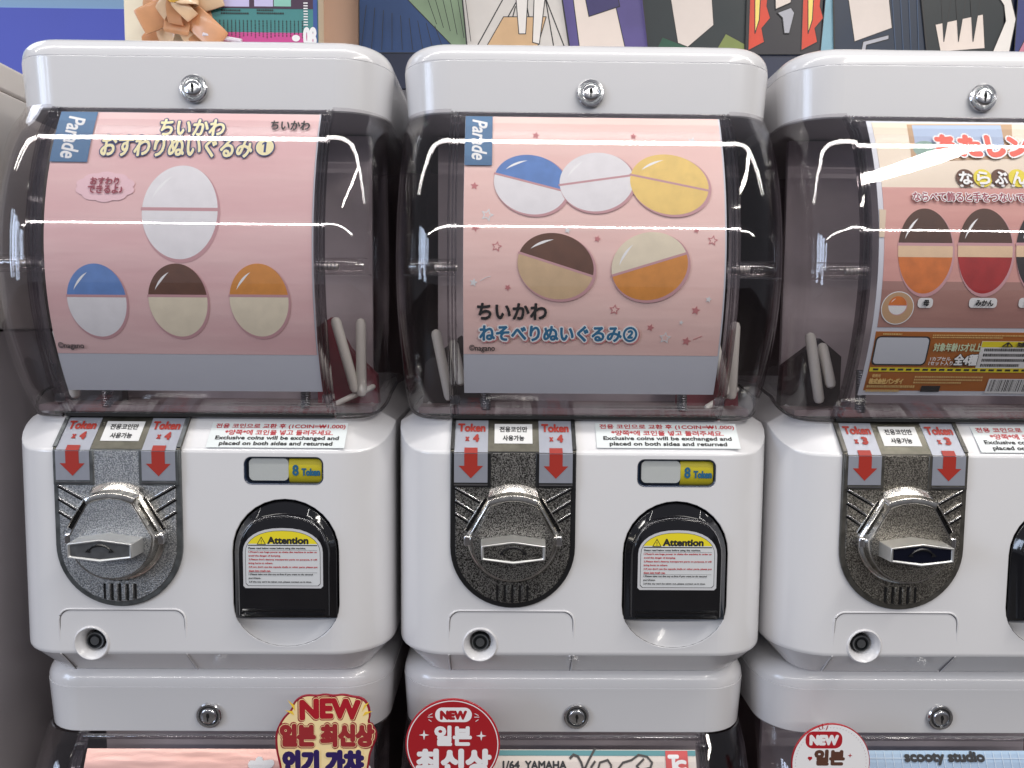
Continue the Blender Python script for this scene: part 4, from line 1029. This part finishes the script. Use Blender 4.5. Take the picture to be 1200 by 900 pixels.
# round white sign, right
root = signroot('oval white sign with a red NEW pill and thin red edge, lower right machine', 2)
c = SG.inv(973.5, 894, 2, 1); rx = (SG.inv(1020, 890, 2, 1)[0] - SG.inv(928, 890, 2, 1)[0]) / 2; rz = .0378
bevel(MB().prism(ellipse(c[0], c[1], rx, rz, 64), SY, SY + .0018).build('sign_board', M_SRED, root), .0004)
pr = Print(SG, .0002); pr.poly(ellipse(*c, rx * .975, rz * .975, 64), M_SWH)
pr.flat = True
for k in range(70):
    t = 2 * math.pi * k / 70; pr.poly(ellipse(c[0] + rx * .90 * math.cos(t), c[1] + rz * .90 * math.sin(t), .00035, .00035, 6), M_SDR)
SGP = lambda *a: SG.pbox(*a, 2, 1)
pr.flat = False
b = SGP(944, 857, 987, 877); pr.poly(rrect(b[0], b[2], b[1], b[3], (b[3] - b[1]) * .42, 8), M_SRED); pr.text('NEW', SGP(948.5, 861, 983, 873.5), M_SWH, .0010)
M_BRN = mat('sign_brown', S(92, 60, 48), .4)
pr.text('일본', SGP(954, 878, 990, 897), M_BRN, .0011); pr.text('최신상', SGP(944, 900, 1004, 918), M_SRED, .0012)
for px, py in ((949, 888),): q = SG.inv(px, py, 2, 1); pr.poly(ellipse(q[0] - .0009, q[1], .0012, .0014, 12), M_SRED); pr.poly(ellipse(q[0] + .0009, q[1], .0012, .0014, 12), M_SRED); pr.poly([(q[0] - .002, q[1]), (q[0] + .002, q[1]), (q[0], q[1] - .0028)], M_SRED)
q = SG.inv(996, 885, 2, 1); pr.poly(star(q[0], q[1], .0022, 0, .3, 4), M_SRED)
for a_, b_ in (((959, 851), (961, 855)), ((963.5, 848), (964, 854)), ((970, 850), (968, 855))): pr.line([SG.inv(*a_, 2, 1), SG.inv(*b_, 2, 1)], .0007, M_SRED)
pr.build('printed_text', root)

spacer(c[0] + .012, -.0125, .0030, .003)
# ------------------------------------------------------------------ behind and beside the machines
def W(px, py, y):
    d = CROT @ Vector(((px - 600) / FPX, 1, -(py - 450) / FPX)); t = (y - CAM_P.y) / d.y; q = CAM_P + d * t; return q.x, q.z
# wall with the blue panel
o = MB().box(-8, 8, 1.60, 1.70, -1.4, 2.6).build('wall', mat('wall_grey', S(150, 146, 146), .7, vary=.08, vscale=3)); tag(o, kind='structure')
o = MB().box(-8, 8, -9, 1.6, -1.41, -1.40).build('floor', mat('floor_grey', S(62, 58, 56), .4, vary=.15, vscale=4)); tag(o, kind='structure')
x0, z0 = W(-60, 60, 1.3); x1, z1 = W(200, -80, 1.3); zband = W(60, 9, 1.3)[1]
root = empty('wall_panel', ((x0 + x1) / 2, 1.3, z0 - .6)); tag(root, 'periwinkle blue panel with a pale blue upper band behind the left machine', 'panel')
o = MB().box(x0 - .8, x1, 1.3, 1.34, z0 - .6, zband - .001).build('blue_board', mat('periwinkle_board', S(104, 116, 226), .5, vary=.05, vscale=2), root); o.location = -root.location
o = MB().box(x0 - .8, x1, 1.305, 1.34, zband, z1 + .3).build('pale_board', mat('pale_blue_board', S(170, 208, 240), .5), root); o.location = -root.location
o = MB().box(-.56, 1.30, .335, .35, -1.399, .040).build('gap_shade_panel', mat('gap_shade_dark', S(118, 104, 104), .6, vary=.1, vscale=4)); tag(o, 'dark panel added to shade the gaps behind the machine rows', 'panel')  # added panel, keeps light out of the gaps between machines
# neighbouring cabinet at the far left
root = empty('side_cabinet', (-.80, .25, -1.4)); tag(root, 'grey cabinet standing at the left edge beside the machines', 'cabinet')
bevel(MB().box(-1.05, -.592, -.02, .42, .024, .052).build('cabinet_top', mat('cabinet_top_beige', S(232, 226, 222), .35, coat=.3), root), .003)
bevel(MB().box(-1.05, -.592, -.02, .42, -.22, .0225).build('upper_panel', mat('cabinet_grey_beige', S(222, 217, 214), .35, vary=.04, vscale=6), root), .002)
bevel(MB().box(-1.05, -.596, -.02, .42, -1.399, -.222).build('shaded_lower_panel', mat('cabinet_gap_shade_grey', S(184, 178, 182), .45, vary=.06, vscale=5), root), .002)  # darker grey below: shade of the gap put into the colour
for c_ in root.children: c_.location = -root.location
TOPZ = .0475
# cream gift box on top of the left machine
yb = .10
xa = W(145, 20, yb)[0]; xb = W(361, 20, yb)[0]; xs = W(193, 30, yb)[0]; ztb = .30
root = empty('gift_box', ((xa + xb) / 2, yb + .06, TOPZ)); tag(root, 'cream gift box on top of the left machine, tied with a peach satin bow', 'gift box')
M_CB = mat('cream_card', S(232, 222, 198), .5, vary=.03, vscale=8)
bevel(MB().box(xa, xs - .0005, yb, yb + .12, TOPZ, ztb).build('box_side', M_CB, root), .0012); bevel(MB().box(xs + .0005, xb, yb, yb + .12, TOPZ, ztb).build('box_front', M_CB, root), .0012)
M_SAT = mat('peach_satin', S(214, 156, 112), .3, coat=.3, vary=.12, vscale=40); M_SAT2 = mat('cream_satin', S(234, 200, 162), .3, coat=.3, vary=.1, vscale=40)
def ribbon(p, wd, m, name='bow_loop'):
    """ribbon strip through 3D points with given width vector"""
    v = []; f = []
    for i, (q, w_) in enumerate(p): v += [Vector(q) - Vector(w_) * wd, Vector(q) + Vector(w_) * wd]
    for i in range(len(p) - 1): f.append((2 * i, 2 * i + 1, 2 * i + 3, 2 * i + 2))
    o = new(name, v, f, m, root, True, ang=70); s_ = o.modifiers.new('s', 'SOLIDIFY'); s_.thickness = .0012; ss = o.modifiers.new('u', 'SUBSURF'); ss.levels = 2; ss.render_levels = 2
    return o
bcx, bcz = W(207, 2, .07)
for k, (ang, ln, mm, tw) in enumerate(((205, .046, M_SAT, .2), (235, .042, M_SAT2, -.3), (262, .030, M_SAT, .1), (292, .040, M_SAT2, .3), (318, .058, M_SAT, -.2), (345, .046, M_SAT, .2), (15, .045, M_SAT2, -.2), (160, .045, M_SAT, .2), (110, .045, M_SAT, 0), (60, .045, M_SAT, 0))):
    t = R(ang); d = Vector((math.cos(t), 0, math.sin(t))); w_ = Vector((-math.sin(t), tw, math.cos(t))).normalized()
    C0 = Vector((bcx, .085, bcz)); p = []
    for i in range(7):
        q = i / 6
        out = math.sin(q * math.pi) * ln if k % 2 == 0 else q * ln
        yy = -.012 * math.sin(q * math.pi) - (.018 * q if k % 2 == 0 else .004)
        p.append((C0 + d * (out if k % 2 == 0 else out) + Vector((0, yy + .012, 0)), w_ * (.6 + .6 * math.sin(min(1, q * 1.3) * math.pi / 2))))
    ribbon(p, .0115, mm)
for k in range(7):      # small inner loops round the bead
    t = R(k * 51 + 10); d = Vector((math.cos(t), 0, math.sin(t))); w_ = Vector((-math.sin(t), .3, math.cos(t))).normalized(); C0 = Vector((bcx, .078, bcz))
    ribbon([(C0 + d * (.022 * math.sin(q * math.pi / 6)) + Vector((0, -.004 * q + .006, 0)), w_) for q in range(7)], .0075, (M_SAT2, M_SAT)[k % 2])
for ang, ln in ((300, .072), (330, .062), (222, .055)):   # tails
    t = R(ang); d = Vector((math.cos(t), 0, math.sin(t))); w_ = Vector((-math.sin(t), .2, math.cos(t))).normalized(); C0 = Vector((bcx, .088, bcz))
    ribbon([(C0 + d * ln * q + Vector((0, -.006 * math.sin(q * 6), 0)), w_) for q in (0, .2, .4, .6, .8, 1)], .012, M_SAT if ang != 330 else M_SAT2, 'bow_tail')
o = MB().lathe(bcx, bcz + .003, [(.0001, .055), (.004, .056), (.0075, .060), (.0085, .065), (.0070, .071), (.003, .076)], 20).build('bow_bead', mat('gold_bead', S(226, 184, 84), .2, .8), root)
for c_ in root.children: c_.location = -root.location
# teal booklet leaning on the box
FB = .082
SB = Surf('front', FB)
root = empty('booklet', (W(310, 30, FB)[0], FB, TOPZ)); tag(root, 'teal and magenta printed booklet leaning beside the peach bow', 'booklet')
def Wb(px, py): return W(px, py, FB)
bx0, bx1 = Wb(244, 30)[0], Wb(372, 30)[0]
MB().box(bx0, bx1, FB, FB + .004, TOPZ + .0005, ztb - .03).build('booklet_page', mat('booklet_teal', S(66, 132, 132), .4, coat=.2), root)
pr = Print(Surf('front', FB), .0002)
M_MAG = mat('booklet_magenta', S(196, 72, 140), .4); M_BND = mat('booklet_plum', S(70, 48, 70), .4); M_BB = mat('booklet_blue_edge', S(56, 84, 148), .4)
pr.rect(bx0, TOPZ + .001, bx1, Wb(300, 38)[1], M_MAG)
pr.rect(bx0, Wb(300, 10)[1], bx1, ztb - .032, M_BND)
pr.rect(Wb(367, 20)[0], TOPZ + .001, bx1, ztb - .032, M_BB)
for a_, b_, c_ in ((258, 292, 'booklet_lilac'), (298, 320, 'booklet_lilac'), (321, 341, 'booklet_mint')):
    pr.rect(Wb(a_, 5)[0], Wb(a_, 7.5)[1], Wb(b_, 5)[0], ztb - .05, mat(c_, S(196, 190, 226) if 'lilac' in c_ else S(140, 196, 180), .4))
pr.flat = True
for k in range(24):
    x = Wb(248 + k * 4.6, 30)[0]; z = Wb(0, 20)[1]
    while z > Wb(0, 39)[1]:
        hgt = random.uniform(.0008, .0022); pr.rect(x, z - hgt, x + .0010, z, M_TXT); z -= hgt + .0007
for (a_, b_, y_) in ((259, 282, 12), (259, 290, 15.5), (301, 320, 12), (301, 332, 15.5)):
    x = Wb(a_, y_)[0]
    while x < Wb(b_, y_)[0]: w_ = random.uniform(.0010, .0022); pr.rect(x, Wb(a_, y_ + 1)[1], x + w_, Wb(a_, y_ - 1)[1], M_TXT); x += w_ + .0006
pr.flat = False
b_ = (Wb(357, 30)[0], Wb(0, 49)[1], Wb(365.5, 30)[0], Wb(0, 34)[1])
pr.text('08', (Wb(355, 30)[0], Wb(0, 50)[1], Wb(371, 30)[0], Wb(0, 27)[1]), M_WPR, .0010)
for k in range(9): pr.rect(Wb(356, 30)[0], Wb(0, 24 - k * 3.2)[1] - .0012, Wb(361, 30)[0], Wb(0, 24 - k * 3.2)[1], M_WPR)
pr.poly(ellipse(*Wb(347, 45), .0040, .0032), M_WPR)
pr.build('printed_design', root)
MB().tube([(Wb(240, 41)[0], FB - .004, Wb(240, 42)[1]), (Wb(285, 50)[0], FB - .004, Wb(285, 50)[1])], .0022, 8).build('booklet_clip', mat('clip_white', S(226, 220, 226), .3), root)
for c_ in root.children: c_.location = -root.location
# tan panel
xa, xb = W(350, 30, .17)[0], W(421, 30, .17)[0]
o = MB().box(xa, xb, .17, .24, TOPZ, .42).build('carton', mat('tan_card', S(208, 172, 152), .5, vary=.04, vscale=5)); bevel(o, .0015); tag(o, 'plain tan carton standing between the booklet and the poster board', 'carton')
# poster board: plain patchwork of colour shards instead of figures
YP = .15
def Wp(px, py): return W(px, py, YP)
root = empty('poster_board', (Wp(840, 0)[0], YP, TOPZ)); tag(root, 'long poster board of dark angular colour patches standing behind the machines', 'poster')
px0 = Wp(421, 30)[0]
MB().box(px0, .86, YP, YP + .006, TOPZ, .38).build('board', mat('board_navy', S(24, 34, 62), .4, vary=.1, vscale=10), root)
pr = Print(Surf('front', YP), .0003)
def PC(n, c, v=.08): return mat('poster_' + n, S(*c), .45, vary=v, vscale=30)
zt_ = .37
def shard(pts, m):
    q = [Wp(*p) for p in pts]; pr.poly(q, m); pr.line(q + q[:1], .0009, M_TXT)
shard([(421, 62), (421, -60), (450, -60), (540, 62)], PC('navy', (38, 66, 112)))
shard([(478, 0), (450, -60), (590, -60), (552, 62), (538, 62)], PC('sage', (126, 146, 118)))
shard([(548, 62), (536, -60), (660, -60), (672, 64)], PC('warm_grey', (206, 200, 194), .04))
for a in ((556, 60, 600, -20), (572, 62, 612, -10), (590, 62, 604, 8), (628, 62, 612, -20), (650, 62, 636, -20), (664, 62, 640, 0)):
    pr.line([Wp(a[0], a[1]), Wp(a[2], a[3])], .0012, M_TXT)
shard([(566, 62), (590, 20), (640, 20), (628, 62)], PC('sand', (206, 170, 130)))
shard([(600, -60), (608, 40), (616, 40), (622, -60)], PC('bone', (226, 220, 214), .03)); shard([(628, -60), (624, 50), (632, 52), (646, -60)], PC('bone', (0, 0, 0)))
shard([(668, 64), (650, -60), (770, -60), (766, 64)], PC('violet', (84, 74, 130)))
shard([(680, 64), (664, -60), (706, -60), (734, 64)], PC('ivory', (222, 208, 198), .03))
shard([(690, 20), (684, -10), (722, -14), (726, 8)], PC('plum', (58, 52, 100)))
shard([(760, 64), (748, -60), (880, -60), (872, 64)], PC('night', (30, 40, 44)))
shard([(796, 64), (776, -60), (830, -60), (836, 30)], PC('ivory2', (214, 202, 194), .03))
shard([(836, 64), (850, 40), (872, 52), (872, 64)], PC('green_gold', (120, 132, 70)))
shard([(766, 64), (776, 44), (806, 56), (806, 64)], PC('deep_green', (30, 78, 60)))
shard([(873, 64), (876, -60), (966, -60), (960, 64)], PC('charcoal', (44, 42, 48)))
for dx in (0, 62):
    shard([(876 + dx, 60), (880 + dx, -60), (904 + dx, -60), (898 + dx, 8), (902 + dx, 22), (892 + dx, 34), (895 + dx, 50)], PC('ember', (206, 66, 42)))
    shard([(884 + dx, 40), (884 + dx, -50), (893 + dx, -50), (889 + dx, 24)], PC('straw', (240, 212, 110), .04))
shard([(908, 12), (906, -60), (930, -60), (926, 4)], PC('ivory', (0, 0, 0)))
shard([(910, 16), (926, 10), (930, 16), (924, 40), (918, 40), (916, 22)], PC('braid_grey', (170, 170, 178), .04))
shard([(960, 64), (968, -20), (980, -40), (978, 64)], PC('pale_teal', (126, 168, 184)))
shard([(976, 64), (974, -60), (1090, -60), (1086, 66)], PC('blue_black', (22, 38, 60)))
shard([(1000, 50), (984, -60), (1034, -60), (1044, 34)], PC('ivory2', (0, 0, 0)))
shard([(1008, 60), (1010, 50), (1040, 42), (1040, 47), (1014, 54), (1013, 60)], PC('braid_grey', (0, 0, 0)))
for q in range(4): pr.line([Wp(1048 + q * 9, 62), Wp(1042 + q * 10, -30)], .0012, PC('steel_line', (44, 66, 96)))
shard([(1084, 66), (1070, -60), (1176, -60), (1172, 66)], PC('ink', (26, 34, 38)))
shard([(1100, 62), (1094, 30), (1150, 18), (1152, 58)], PC('ivory', (0, 0, 0)))
for q in range(3): shard([(1104 + q * 17, 50), (1100 + q * 17, -20), (1116 + q * 17, -20)], PC('ink', (0, 0, 0)))
shard([(1160, 64), (1180, 64), (1188, 24), (1180, -10), (1160, -24), (1164, -8), (1174, 8), (1176, 26)], PC('bone', (0, 0, 0)))
shard([(1186, 64), (1194, -60), (1260, -60), (1260, 66)], PC('indigo', (48, 56, 112)))
shard([(1190, 64), (1198, 48), (1240, 50), (1240, 66)], PC('rose', (190, 120, 140)))
for q in range(9): pr.line([Wp(430 + q * 10, 8 + q * 3), Wp(424 + q * 12, 60)], .0007, M_TXT)
for q in range(6): pr.line([Wp(500 + q * 9, -4), Wp(512 + q * 8, 30 + 4 * q)], .0007, M_TXT)
for (a, b) in (((760, 64), (748, -40)), ((873, 64), (876, -40)), ((976, 64), (974, -40)), ((668, 64), (652, -40)), ((548, 62), (538, -40)), ((1084, 64), (1074, -40))): pr.line([Wp(*a), Wp(*b)], .0016, M_TXT)
pr.build('printed_patches', root)
for c_ in root.children: c_.location = -root.location
